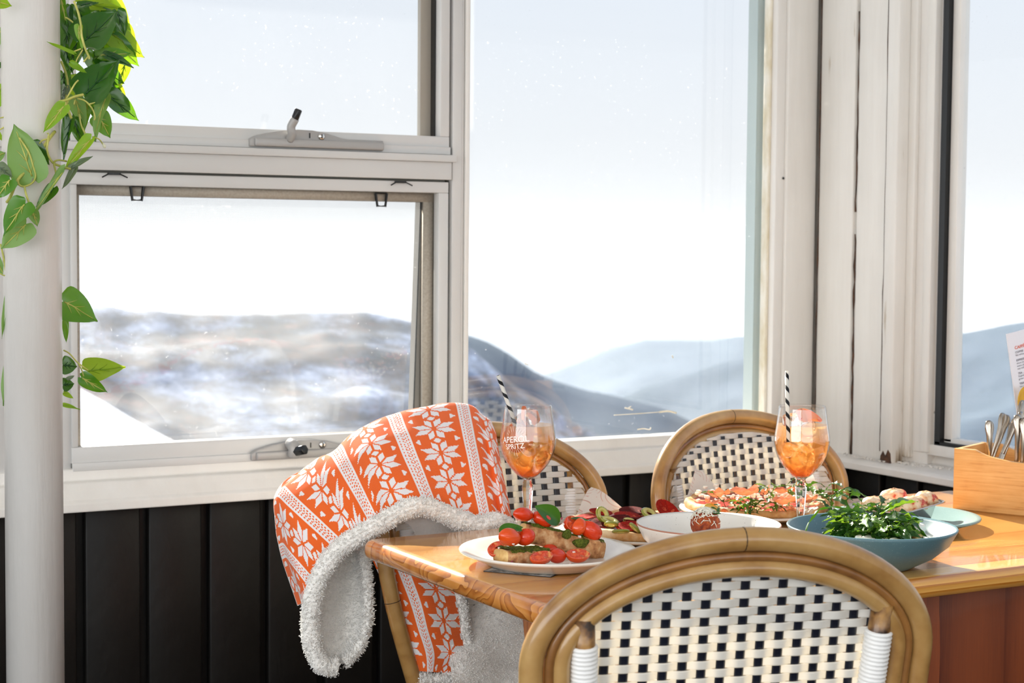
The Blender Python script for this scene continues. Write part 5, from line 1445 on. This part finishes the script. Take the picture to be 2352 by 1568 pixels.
def cat2(cols, nt):
    """cols: list of polylines (same number of points) -> resample each smoothly to nt+1 points"""
    out = []
    for c in cols:
        s = smooth_poly(c, 12); d = np.cumsum([0] + [np.linalg.norm(s[i + 1] - s[i]) for i in range(len(s) - 1)])
        t = np.linspace(0, d[-1], nt + 1)
        out.append(np.stack([np.interp(t, d, [p[k] for p in s]) for k in range(3)], 1))
    return np.array(out)
def cloth(name, cols, us, v0, nu, nv, flip, m=None, wr=0.004, seed=0.0, vscale=None, knit=True, thick=0.008, parent=None):
    """cols: hand-placed columns of world points, us: knit coordinate of each column"""
    G = cat2(cols, nv)                                    # (ncol, nv+1, 3)
    # smooth across the columns
    k = len(cols); tt = np.linspace(0, k - 1, nu + 1)
    P = np.zeros((nu + 1, nv + 1, 3)); U = np.zeros(nu + 1)
    for j in range(nv + 1):
        sp = smooth_poly([G[i, j] for i in range(k)], 20)
        ss = np.linspace(0, k - 1, len(sp))
        for d in range(3): P[:, j, d] = np.interp(tt, ss, [q[d] for q in sp])
    U = np.interp(tt, np.arange(k), us)
    # arc length down the cloth = knit coordinate v
    dl = np.linalg.norm(np.diff(P, axis=1), axis=2)
    V = np.concatenate([np.zeros((nu + 1, 1)), np.cumsum(dl, axis=1)], 1)
    V = V + (v0 if np.isscalar(v0) else np.interp(tt, np.arange(k), v0)[:, None])
    # soft wrinkles
    for i in range(nu + 1):
        for j in range(nv + 1):
            p = P[i, j]
            w = noise.noise(Vector((U[i] * 26 + seed, V[i, j] * 7, seed))) * wr + noise.noise(Vector((U[i] * 9 + seed, V[i, j] * 16, 3 + seed))) * wr * .5
            P[i, j] = p + np.array((-.2, -1, .15)) * w
    mb = MB().grid(P, flip=flip)
    o = obj(name, mb, m or m_knit, parent or bl, world=True)
    me = o.data
    if knit:
        ca = me.attributes.new('knit', 'FLOAT_COLOR', 'FACE')
        uvl = me.uv_layers.new(name='UVMap')
        iu = np.floor((U[:-1] + U[1:]) / 2 / ST).astype(int)
        iv = np.floor((V[:-1, :-1] + V[1:, 1:]) / 2 / ST).astype(int)
        colr = np.empty(((nu) * nv, 4), np.float32)
        Hh, Wd = KNIT.shape
        k2 = KNIT[iv % Hh, (iu % Wd)[:, None]]
        colr[:] = np.where(k2.reshape(-1, 1) > 0, np.array(C_WH), np.array(C_OR))
        ca.data.foreach_set('color', colr.ravel())
        uvs = np.empty((nu, nv, 4, 2))
        idx = ((0, 0), (1, 0), (1, 1), (0, 1))
        idx = idx[::-1] if flip else idx
        for q, (a, b) in enumerate(idx):
            uvs[:, :, q, 0] = U[a:nu + a][:, None]; uvs[:, :, q, 1] = V[a:nu + a, b:nv + b]
        uvl.data.foreach_set('uv', uvs.ravel())
    return o, P
def fuzz(name, samples, n, ln, parent, seed=0, rad=0.00075):
    """sherpa pile: many short curled tufts. samples: list of (point, normal)"""
    rs = random.Random(seed); vs, fs = [], []
    for k in range(n):
        p, nn = samples[rs.randrange(len(samples))]
        d = np.array(nn) + np.array([rs.gauss(0, .42) for _ in range(3)]); d /= np.linalg.norm(d)
        s = np.cross(d, (rs.uniform(-1, 1), rs.uniform(-1, 1), rs.uniform(-1, 1))); s /= np.linalg.norm(s) + 1e-9
        c = np.cross(d, s); l = ln * rs.uniform(.55, 1.2); r = rad * rs.uniform(.7, 1.4)
        p = np.array(p) + np.array([rs.gauss(0, .0016) for _ in range(3)])
        b = len(vs)
        m1 = p + d * l * .55; t = p + d * l * .8 + s * l * rs.uniform(.15, .5)
        for q in range(3):
            a = 2.094 * q; vs.append(p + (s * math.cos(a) + c * math.sin(a)) * r)
        for q in range(3):
            a = 2.094 * q; vs.append(m1 + (s * math.cos(a) + c * math.sin(a)) * r * 1.1)
        vs.append(t)
        for q in range(3):
            q2 = (q + 1) % 3
            fs.append((b + q, b + q2, b + 3 + q2, b + 3 + q)); fs.append((b + 3 + q, b + 3 + q2, b + 6))
    o = obj(name, MB().add(vs, fs), m_fleece, parent, world=True); o['kind'] = 'stuff'; return o
def grid_samples(P, flip=1):
    out = []
    a, b = P.shape[:2]
    for i in range(a - 1):
        for j in range(b - 1):
            nn = np.cross(P[i + 1, j] - P[i, j], P[i, j + 1] - P[i, j]); l = np.linalg.norm(nn)
            if l > 1e-12: out.append((P[i, j], nn / l * flip))
    return out
def lerp(a, b, t): return np.array(a, float) * (1 - t) + np.array(b, float) * t

# --- main fall over the front of the chair back: each column runs from behind the hoop, over the top, to the front hem
YT, YH = 2.735, 2.578
COLS = [  # top px, hem px, top depth, hem depth, knit u
    ((693, 1385), (706, 1432), 2.655, 2.610, -.205),
    ((655, 1275), (714, 1350), 2.665, 2.600, -.135),
    ((641, 1195), (737, 1288), 2.675, 2.595, -.075),
    ((640, 1138), (766, 1254), 2.685, 2.590, -.035),
    ((674, 1101), (797, 1228), 2.700, 2.585, .0),
    ((735, 1052), (836, 1204), 2.715, 2.580, .05),
    ((803, 1005), (880, 1178), 2.730, 2.578, .1),
    ((870, 966), (952, 1152), YT, YH, .15),
    ((940, 944), (1022, 1165), YT, YH, .2),
    ((1022, 929), (1086, 1193), YT, YH, .25),
    ((1085, 933), (1134, 1196), YT, YH, .295),
    ((1103, 946), (1150, 1192), YT - .004, YH + .012, .308),
    ((1112, 955), (1158, 1196), YT - .012, YH + .002, .318),
    ((1128, 968), (1167, 1204), YT - .016, YH + .008, .34),
    ((1137, 985), (1178, 1212), YT - .012, YH + .03, .36)]
cols, us, v0 = [], [], []
for (tp, hm, yt, yh, u) in COLS:
    pts = []
    top = atY(*tp, yt)
    side = max(0.0, min(1.0, (803 - tp[0]) / 120.0))
    # behind the chair back: the cloth goes on down
    back = np.array((0.02 * side + .01, .075 - .025 * side, -.16 * (1 - side) + .004)); bk2 = np.array((0.010 * side, .050 - .015 * side, -.045 * (1 - side))); 
    pts += [top + back, top + bk2, top + np.array((0, .018, -.006)), top]
    for t, bulge in ((.18, .55), (.42, .95), (.7, .75), (1.0, 0)):
        x = tp[0] + (hm[0] - tp[0]) * t; y = tp[1] + (hm[1] - tp[1]) * t
        Y = yt + (yh - yt) * t ** .75 - .012 * bulge
        pts.append(atY(x, y, Y))
    cols.append(pts); us.append(u); v0.append(0)
us = [u + .0135 for u in us]
# knit v counted from the top edge so that the rows run on evenly
main, PM = cloth('knit_face', cols, us, 0.0, 400, 250, True, wr=.0075, seed=1.0)
# fleece lining just behind it
nrm = np.array((.1, .8, -.25))
lin_P = PM[::5, ::5] + np.array((.004, .010, -.004))
obj('fleece_lining', MB().grid(lin_P), m_fleece, bl, world=True)
# --- the turned-back fleece hem along the front edge
def hem(px_path, Ys, rad, name, n, seed, ln=.0085):
    pts = [atY(x, y, Y) for (x, y), Y in zip(px_path, Ys)]
    s = smooth_poly(pts, 10); rs_ = [rad * (1 + .16 * noise.noise(Vector(p * 40))) for p in s]
    s2 = smooth_poly(pts, 26); r2 = np.interp(np.linspace(0, 1, len(s2)), np.linspace(0, 1, len(s)), rs_)
    mb = MB().tube(s2, list(r2), 36)
    for i, v in enumerate(mb.v[:len(s2) * 36]):                    # lumpy sherpa curls
        c = s2[i // 36]; d = np.array(v) - c; l = np.linalg.norm(d)
        k = noise.noise(Vector(v) * 150) * .0030 + noise.noise(Vector(v) * 330) * .0022
        mb.v[i] = tuple(np.array(v) + d / (l + 1e-9) * k)
    o = obj(name, mb, m_fleece, bl, world=True)
    smp = []
    for i, p in enumerate(s):
        t = s[min(i + 1, len(s) - 1)] - s[max(i - 1, 0)]; t /= np.linalg.norm(t)
        a = np.cross(t, (0, 0, 1.0)); a /= np.linalg.norm(a) + 1e-9; b = np.cross(t, a)
        for k in range(14):
            q = 2 * math.pi * k / 14; nn = a * math.cos(q) + b * math.sin(q)
            smp.append((p + nn * rs_[i] * .95, nn))
    f = fuzz('fleece_pile', smp, n, ln, o, seed)
    return o
hem([(1172, 1212), (1140, 1198), (1100, 1206), (1060, 1196), (1022, 1180), (985, 1166), (950, 1164), (915, 1178), (880, 1198), (838, 1222), (798, 1246), (768, 1272), (742, 1308), (724, 1350), (715, 1400), (714, 1450), (722, 1495), (742, 1528), (772, 1530)],
    [2.592, 2.572, 2.566, 2.566, 2.566, 2.566, 2.566, 2.568, 2.572, 2.575, 2.578, 2.582, 2.588, 2.596, 2.604, 2.608, 2.608, 2.606, 2.604], .0145, 'fleece_hem', 16000, 1, .0038)
# --- hanging flap at the left: fleece side turned to the viewer, a soft hollow
L_ = [((768, 1262), 2.590), ((742, 1310), 2.592), ((722, 1365), 2.598), ((714, 1430), 2.604), ((720, 1490), 2.606), ((745, 1536), 2.606)]
R_ = [((832, 1238), 2.620), ((838, 1285), 2.622), ((844, 1350), 2.620), ((844, 1415), 2.612), ((832, 1470), 2.606), ((790, 1522), 2.604)]
cols = []
for f, dep in ((0, 0), (.2, .018), (.42, .036), (.65, .042), (.85, .026), (1.0, 0.0)):
    cols.append([atY(a[0][0] * (1 - f) + b[0][0] * f, a[0][1] * (1 - f) + b[0][1] * f, a[1] * (1 - f) + b[1] * f + dep * math.sin(math.pi * min(1, .12 + k / 5.6))) for k, (a, b) in enumerate(zip(L_, R_))])
fl1, PF = cloth('fleece_flap', cols, [0, .02, .04, .06, .08, .1], 0, 40, 60, False, m=m_fleece, knit=False, wr=.003)
fuzz('fleece_pile', [(p, -q if q[1] > 0 else q) for p, q in grid_samples(PF)], 7000, .0032, fl1, 5, .0007)
hem([(790, 1522), (820, 1492), (838, 1450), (845, 1400), (844, 1345), (838, 1290), (832, 1248)], [2.604, 2.606, 2.610, 2.614, 2.618, 2.622, 2.622], .0070, 'fleece_edge', 2600, 9, .006)
# knit side of the same flap, behind the fleece
Pb = PF[::4, ::4] + np.array((.0, .016, .0)); obj('knit_back', MB().grid(Pb), mat('orange_knit_back', (232, 96, 40), .9), bl, world=True)
# --- the end that hangs in front of the seat, under the table edge
cols = []
LL = [((838, 1246), 2.625), ((866, 1310), 2.622), ((896, 1380), 2.618), ((918, 1440), 2.612), ((940, 1500), 2.604), ((955, 1540), 2.600)]
RR = [((1006, 1250), 2.625), ((1030, 1320), 2.622), ((1050, 1390), 2.616), ((1058, 1450), 2.610), ((1064, 1500), 2.602), ((1040, 1546), 2.596)]
for f, dp in ((0, 0), (.25, -.010), (.5, -.016), (.75, -.012), (1, 0)):
    cols.append([atY(a[0][0] * (1 - f) + b[0][0] * f, a[0][1] * (1 - f) + b[0][1] * f, a[1] * (1 - f) + b[1] * f + dp * math.sin(math.pi * min(1, .1 + k / 6.0))) for k, (a, b) in enumerate(zip(LL, RR))])
cloth('knit_end', cols, [u + .0365 for u in (0, .034, .068, .102, .132)], .0, 130, 190, True, wr=.004, seed=4.0)
hem([(1030, 1300), (1046, 1346), (1060, 1395), (1066, 1450), (1074, 1500), (1062, 1540), (1030, 1556), (990, 1560), (958, 1558)], [2.628, 2.624, 2.620, 2.614, 2.606, 2.598, 2.596, 2.598, 2.602], .0085, 'fleece_hem', 3600, 11, .0058)
# --- fleece spread down to the seat behind it
cols = []
for f in np.linspace(0, 1, 6):
    c = []
    for k, (y0, yy) in enumerate(((1240, 2.690), (1320, 2.672), (1400, 2.655), (1470, 2.625), (1530, 2.580), (1575, 2.545))):
        x = 1030 + (1262 - 1030) * f + (k - 2) * 3
        c.append(atY(x, y0 + (0 if f < .5 else -(f - .5) * 40 * (k / 5.0)), yy + .018 * math.sin(f * 5 + k)))
    cols.append(c)
fs_, PS = cloth('fleece_fold', cols, list(np.linspace(0, .18, 6)), 0, 60, 80, True, m=m_fleece, knit=False, wr=.006, seed=8)
fuzz('fleece_pile', [(p, -q if q[1] > 0 else q) for p, q in grid_samples(PS)], 10000, .0034, fs_, 15, .0007)

# --- lining seen under the arched hem
cols = []
for f in np.linspace(0, 1, 6):
    x = 800 + 350 * f
    cols.append([atY(x, 1165 + 20 * abs(f - .5), 2.636), atY(x, 1200, 2.640 + .012 * math.sin(f * 9)), atY(x + 4, 1240, 2.644 + .010 * math.sin(f * 7)), atY(x + 6, 1290, 2.640)])
ln_, PLn = cloth('lining_fold', cols, list(np.linspace(0, .18, 6)), 0, 50, 30, True, m=m_fleece, knit=False, wr=.004, seed=3)

# ------------------------------------------------------------------ artificial vine round the post
m_v_dark = leafmat('glossy_dark_leaf', (18, 78, 30), (120, 180, 20), 0.2, 0.30)
m_v_mid = leafmat('mid_green_leaf', (48, 120, 34), (150, 200, 24), 0.28, 0.38)
m_v_pale = leafmat('pale_leaf_underside', (128, 168, 96), (150, 190, 60), 0.5, 0.30)
m_v_grey = leafmat('shiny_grey_green_leaf', (108, 128, 104), (150, 170, 100), 0.2, 0.25)
m_v_bright = leafmat('fresh_young_leaf', (112, 172, 46), (200, 226, 40), 0.35, 0.45)
m_v_lit = leafmat('backlit_leaf', (138, 178, 36), (184, 204, 40), 0.4, 0.42)  # yellow glow of backlit leaves put into the colour
m_v_stem = vary(mat('yellow_green_stem', (196, 192, 96), 0.45), [(0.3, (210, 206, 112)), (0.7, (150, 156, 62))], 40, 3)
for _m in (m_v_dark, m_v_mid, m_v_grey):
    _m.node_tree.nodes['bsdf'].inputs['Coat Weight'].default_value = 0.5; _m.node_tree.nodes['bsdf'].inputs['Coat Roughness'].default_value = 0.12
    bump(_m, 1.0, 0.10, 0.001, 2, (140, 140, 30))
vine = thing('ivy_garland', 'artificial heart-leaved green vine wound round the white post', 'vine', (0.72, 2.74, 1.55))
def heart(b, t, wpx, m, Yb, Yt=None, face=(0, 0, 0), curl=.10, cup=.22, fold=0.0, veins=True, name='leaf'):
    """b: where the stalk joins (picture point), t: tip; blade widest near the stalk with rounded lobes and a drawn-out tip"""
    Yt = Yb if Yt is None else Yt
    c0, c1 = atY(*b, Yb), atY(*t, Yt)
    ax = c1 - c0; ln = np.linalg.norm(ax); ax /= ln
    nr = VIEW + np.array(face, float); nr -= ax * np.dot(nr, ax); nr /= np.linalg.norm(nr); sd = np.cross(ax, nr)
    wid = wpx * (np.dot(c0 - CAM, FW)) / F
    us = [-.16, -.10, -.03, .05, .15, .27, .40, .53, .65, .76, .85, .92, .97, 1.0]
    ws = [.34, .80, .96, 1.0, 1.0, .95, .86, .75, .62, .46, .27, .12, .05, .005]
    rows = []; tw = R.uniform(-.55, .55)
    sd0, nr0 = sd, nr
    for u, w in zip(us, ws):
        row = []; sd = sd0 * math.cos(tw * u) + nr0 * math.sin(tw * u); nr = nr0 * math.cos(tw * u) - sd0 * math.sin(tw * u)
        for v in (-1, -.72, -.42, -.16, 0, .16, .42, .72, 1):
            uu = u
            if u < 0: uu = u * (0.25 + .75 * min(1, abs(v) * 1.6))        # notch where the stalk joins
            hw = wid * .5 * w
            q = c0 + ax * ln * uu + sd * v * hw
            dz = -curl * ln * max(uu, 0) ** 2 * 1.2 + cup * hw * (abs(v) ** 1.4) * (1 - fold) - .010 * ln * (v == 0)
            dz += .012 * ln * math.sin(uu * 9 + v * 2.5) + .02 * ln * math.sin(v * 4 + uu * 3 + wpx)
            q = q + nr * dz
            if fold: q = q - sd * v * hw * fold * .5 + nr * abs(v) * hw * fold * .9
            row.append(q)
        rows.append(row)
    o = obj(name, MB().grid(rows), m, vine, world=True)
    if veins:
        mb = MB(); mid = [r[4] + nr * .0006 for r in rows[2:-3]]
        mb.tube(mid, [.0011 * (1 - .7 * i / len(mid)) + .0002 for i in range(len(mid))], 5)
        for k, s in ((3, 1), (3, -1), (5, 1), (5, -1)):
            a = rows[k][4] + nr * .0006; bq = rows[k + 2][4 + 2 * s] + nr * .0010
            mb.tube([a, (a + bq) / 2 + ax * .001, bq], [.0008, .0006, .0002], 4)
        obj('vein', mb, m_v_stem if m in (m_v_pale, m_v_bright, m_v_mid) else m, o, world=True)
    return o
Yb_, Yf = 2.800, 2.712        # beside the post / in front of the post
D_, Md, Pa, Gr, Br, Li = m_v_dark, m_v_mid, m_v_pale, m_v_grey, m_v_bright, m_v_lit
LEAVES = [
    ((196, 92), (268, 22), 104, D_, Yb_ - .05, None, (-.1, 0, .35), .05, .16, 0), ((198, 214), (272, 134), 92, D_, Yb_ - .055, None, (.05, 0, .2), .05, .18, 0),
    ((256, 12), (300, 122), 58, Li, Yb_ + .03, None, (.4, 0, .1), .12, .1, 0), ((258, 78), (335, 131), 62, Li, Yb_ + .02, None, (.3, 0, .3), .1, .1, 0),
    ((270, 28), (287, 83), 38, D_, Yb_ - .01, None, (.3, 0, .2), .05, .2, 0), ((232, 128), (304, 112), 46, Md, Yb_ - .01, None, (0, 0, .8), .25, .1, 0),
    ((246, 128), (313, 146), 34, D_, Yb_ - .02, None, (0, 0, .7), .2, .1, 0), ((287, 148), (272, 204), 30, Li, Yb_ + .02, None, (.6, 0, 0), .1, .2, 0),
    ((264, 200), (289, 228), 30, Li, Yb_ + .02, None, (.3, 0, 0), .05, .1, 0), ((252, 222), (322, 277), 56, D_, Yb_ - .02, None, (.3, 0, .5), .1, .16, .15),
    ((226, 268), (256, 316), 52, Md, Yb_ - .01, None, (.3, 0, .3), .1, .1, 0), ((242, 228), (211, 322), 44, Pa, Yb_ - .05, None, (-.3, 0, .1), .08, .2, .3),
    ((146, 246), (98, 302), 40, Br, Yf - .01, None, (-.2, 0, .2), .1, .2, .1), ((162, 276), (142, 368), 36, D_, Yb_ - .06, None, (-.3, 0, .1), .05, .25, .25),
    ((172, 278), (190, 338), 32, D_, Yb_ - .03, None, (.2, 0, 0), .05, .2, 0), ((205, 322), (146, 388), 36, Br, Yb_ - .07, None, (-.2, 0, .4), .15, .2, .2),
    ((165, 386), (214, 356), 22, Gr, Yb_ - .07, None, (0, 0, .5), .1, .3, .4), ((172, 388), (143, 434), 22, Gr, Yb_ - .07, None, (0, 0, .2), .1, .3, .4),
    ((142, 396), (68, 496), 24, Pa, Yf - .02, None, (-.6, 0, .3), .12, .25, .3), ((122, 432), (84, 476), 30, D_, Yf - .01, None, (.3, 0, .3), .1, .2, 0),
    ((72, 404), (32, 284), 92, Pa, Yf - .012, None, (-.1, 0, -.1), .03, .1, 0), ((78, 332), (114, 380), 34, D_, Yf - .004, None, (.2, 0, 0), .05, .1, 0),
    ((56, 470), (2, 536), 66, Md, Yf - .035, None, (-.1, 0, .3), .1, .16, 0), ((58, 516), (4, 572), 66, Pa, Yf - .02, None, (0, 0, -.1), .06, .1, 0),
    ((74, 486), (88, 520), 30, Pa, Yf - .015, None, (.3, 0, -.1), .1, .2, .2), ((22, 414), (-8, 454), 50, Md, Yf - .02, None, (-.2, 0, .2), .1, .1, 0),
    ((-2, 384), (30, 406), 34, Gr, Yf - .006, None, (0, 0, .5), .1, .1, 0), ((-16, 362), (13, 350), 32, Pa, 2.75, None, (0, 0, .1), .05, .1, 0),
    ((-20, 112), (8, 54), 34, Pa, 2.79, None, (0, 0, .1), .05, .1, 0), ((-22, 160), (9, 142), 28, D_, 2.79, None, (0, 0, .3), .05, .1, 0),
    ((-18, 236), (10, 186), 46, Br, 2.79, None, (0, 0, .1), .05, .1, 0), ((-26, -4), (30, 13), 42, Br, 2.70, None, (0, 0, .4), .15, .1, 0),
    ((140, -4), (152, 56), 24, Md, Yb_ - .04, None, (-.3, 0, 0), .05, .2, 0), ((188, 8), (284, 16), 34, Li, Yb_ + .01, None, (0, 0, .5), .1, .1, 0), ((186, 12), (226, 2), 24, D_, Yb_ - .03, None, (0, 0, .6), .1, .1, 0),
    ((182, 60), (181, 96), 24, Br, Yb_ - .075, None, (-.2, 0, .1), .1, .2, .2), ((188, 92), (188, 115), 12, Br, Yb_ - .075, None, (0, 0, .1), .1, .2, .2),
    ((167, 122), (109, 95), 13, Br, Yb_ - .09, 2.70, (-.1, 0, .5), .05, .3, .3), ((164, 146), (201, 168), 20, Br, Yb_ - .08, None, (0, 0, .3), .1, .2, .3),
    ((150, 20), (158, 90), 40, D_, Yb_ - .0, None, (-.3, 0, .1), .05, .2, 0), ((160, 60), (144, 130), 44, D_, Yb_ + .01, None, (-.2, 0, .1), .05, .2, 0), ((150, 110), (166, 172), 36, D_, Yb_ - .02, None, (-.5, 0, .1), .05, .3, .3),
    ((176, 100), (150, 180), 46, D_, Yb_ + .02, None, (0, 0, .1), .05, .2, 0), ((146, 170), (150, 226), 36, D_, Yb_ + .01, None, (0, 0, .1), .05, .2, 0), ((180, 180), (172, 238), 44, Br, Yb_ - .0, None, (.2, 0, .2), .05, .2, 0),
    ((206, 40), (190, 120), 50, D_, Yb_ + .01, None, (0, 0, .1), .05, .2, 0), ((230, 30), (236, 110), 60, D_, Yb_ + .015, None, (0, 0, .1), .05, .2, 0), ((216, 120), (240, 190), 56, D_, Yb_ + .015, None, (0, 0, .1), .05, .2, 0),
    ((220, 160), (262, 218), 60, Md, Yb_ + .01, None, (.1, 0, .1), .05, .2, 0), ((172, 226), (196, 300), 40, Pa, Yb_ - .02, None, (.1, 0, .1), .05, .2, 0), ((200, 236), (192, 300), 36, Md, Yb_ - .01, None, (.1, 0, .1), .05, .2, .2),
    ((240, 60), (264, 140), 60, Md, Yb_ + .025, None, (.3, 0, .1), .1, .1, 0), ((150, 200), (140, 240), 24, Gr, Yb_ - .03, None, (.1, 0, .1), .1, .1, 0), ((220, 250), (238, 292), 30, D_, Yb_, None, (.1, 0, .1), .1, .1, 0),
    ((232, 6), (302, 62), 62, Li, Yb_ + .03, None, (.3, 0, .3), .1, .1, 0), ((262, 92), (322, 152), 48, Md, Yb_ + .02, None, (.2, 0, .4), .1, .1, 0), ((222, 150), (288, 192), 58, D_, Yb_ + .005, None, (.1, 0, .4), .1, .15, 0),
    ((236, 196), (292, 240), 50, D_, Yb_ + .005, None, (.1, 0, .3), .1, .15, 0), ((208, 196), (226, 264), 46, Md, Yb_ - .005, None, (0, 0, .2), .1, .15, 0), ((176, 16), (206, 80), 52, D_, Yb_ - .01, None, (-.1, 0, .2), .1, .15, 0), ((282, 66), (314, 120), 42, Li, Yb_ + .03, None, (.3, 0, .1), .1, .1, 0),
    # lower clusters
    ((148, 694), (229, 733), 84, Md, Yb_ - .02, None, (.1, 0, .3), .1, .12, 0), ((150, 738), (152, 788), 16, Md, Yb_, None, (.5, 0, .1), .05, .1, 0),
    ((146, 838), (178, 842), 44, D_, Yb_ - .01, None, (0, 0, .2), .05, .1, 0), ((204, 852), (289, 838), 66, Li, Yb_ + .0, None, (.2, 0, .4), .06, .12, 0), ((190, 868), (248, 904), 36, Md, Yb_ - .02, None, (0, 0, .4), .1, .1, 0),
    ((146, 884), (171, 880), 34, D_, Yb_ - .01, None, (0, 0, .2), .05, .1, 0), ((148, 902), (170, 915), 13, Br, Yb_, None, (0, 0, .5), .1, .1, 0), ((148, 930), (186, 937), 12, Br, Yb_, None, (0, 0, .6), .1, .1, 0), ((155, 870), (172, 862), 10, Gr, Yb_ - .015, None, (0, 0, .4), .1, .1, 0),
    # strands at the left edge of the view
    ((18, 680), (1, 778), 15, Pa, 2.76, None, (-.4, 0, .1), .1, .2, .2), ((21, 682), (22, 764), 9, D_, 2.755, None, (-.4, 0, 0), .05, .2, .3), ((24, 832), (-2, 930), 28, Pa, 2.77, None, (-.3, 0, .1), .1, .1, 0), ((-14, 590), (14, 640), 26, Pa, 2.77, None, (0, 0, .1), .05, .1, 0), ((-10, 300), (9, 326), 14, Br, 2.77, None, (0, 0, .1), .05, .1, 0)]
for lf in LEAVES:
    b, t, w, m, Y0, Y1, face, curl, cup, fold = lf
    heart(b, t, w, m, Y0, Y1, face, curl, cup, fold, veins=w > 22)
def stem(pts, r=.0022, Y=Yf):
    q = [atY(p[0], p[1], p[2] if len(p) > 2 else Y) for p in pts]
    obj('stem', MB().tube(smooth_poly(q, 6), r * .85, 7), m_v_stem, vine, world=True)
stem([(126, 302, 2.728), (108, 326, 2.712), (76, 376, 2.708), (42, 412, 2.706), (24, 452, 2.71), (16, 464, 2.72)], .0030)
stem([(41, 410), (44, 424), (56, 428), (74, 420), (82, 404), (76, 380), (66, 350), (44, 316)], .0018, Yf - .016)
stem([(56, 428), (60, 446), (68, 470)], .0020, Yf - .02); stem([(112, 312), (108, 345), (120, 372), (140, 382), (162, 388)], .0022, Yf - .006)
stem([(152, 370, 2.73), (132, 368), (124, 376), (128, 404), (112, 440)], .0019, Yf - .008)
stem([(116, 318), (98, 322), (90, 330)], .0016, Yf - .006); stem([(110, 320), (112, 308), (108, 306)], .0012, Yf - .006)
stem([(170, 2), (180, 30), (186, 58), (188, 84), (196, 112), (204, 130), (205, 136)], .0022, Yb_ - .08)
stem([(186, 112), (166, 120)], .0014, Yb_ - .08); stem([(190, 114), (178, 134), (174, 144)], .0014, Yb_ - .08); stem([(204, 128), (192, 142)], .0016, Yb_ - .08)
stem([(136, 233), (152, 230), (172, 222), (192, 217)], .0026, Yb_ - .075); stem([(156, 232), (146, 252)], .0022, Yb_ - .075); stem([(150, 234), (158, 256), (164, 272)], .0026, Yb_ - .078)
stem([(168, 52), (158, 44), (150, 40)], .0016, Yb_ - .05); stem([(140, 140), (152, 170), (156, 200), (150, 232)], .0022, Yb_ - .03); stem([(150, 232), (170, 196), (180, 184)], .0016, Yb_ - .07)
stem([(178, 226), (196, 232), (212, 250), (218, 268), (216, 276)], .0016, Yb_ - .07); stem([(182, 262), (186, 286), (198, 312)], .0018, Yb_ - .06); stem([(202, 240), (232, 232)], .0014, Yb_ - .07)
stem([(212, 314), (228, 320), (238, 334)], .0013, Yb_ - .06); stem([(170, 240), (172, 230)], .0015, Yb_ - .07)
bud = [atY(236, 328, Yb_ - .06), atY(240, 336, Yb_ - .06), atY(242, 340, Yb_ - .06)]
obj('bud', MB().tube(bud, [.0012, .0032, .0008], 8), mat('white_bud', (236, 234, 206), .5), vine, world=True)
stem([(146, 804), (160, 812), (178, 832), (202, 850)], .0014, Yb_ - .02); stem([(180, 834), (188, 850), (192, 864)], .0013, Yb_ - .02)
stem([(1, 560, 2.76), (8, 590, 2.76), (14, 630, 2.76), (18, 682, 2.757)], .0018); stem([(0, 628), (12, 632), (14, 612)], .0012, 2.76); stem([(-4, 300), (6, 294), (12, 290)], .0014, 2.76); stem([(-4, 272), (12, 268)], .0012, 2.76)
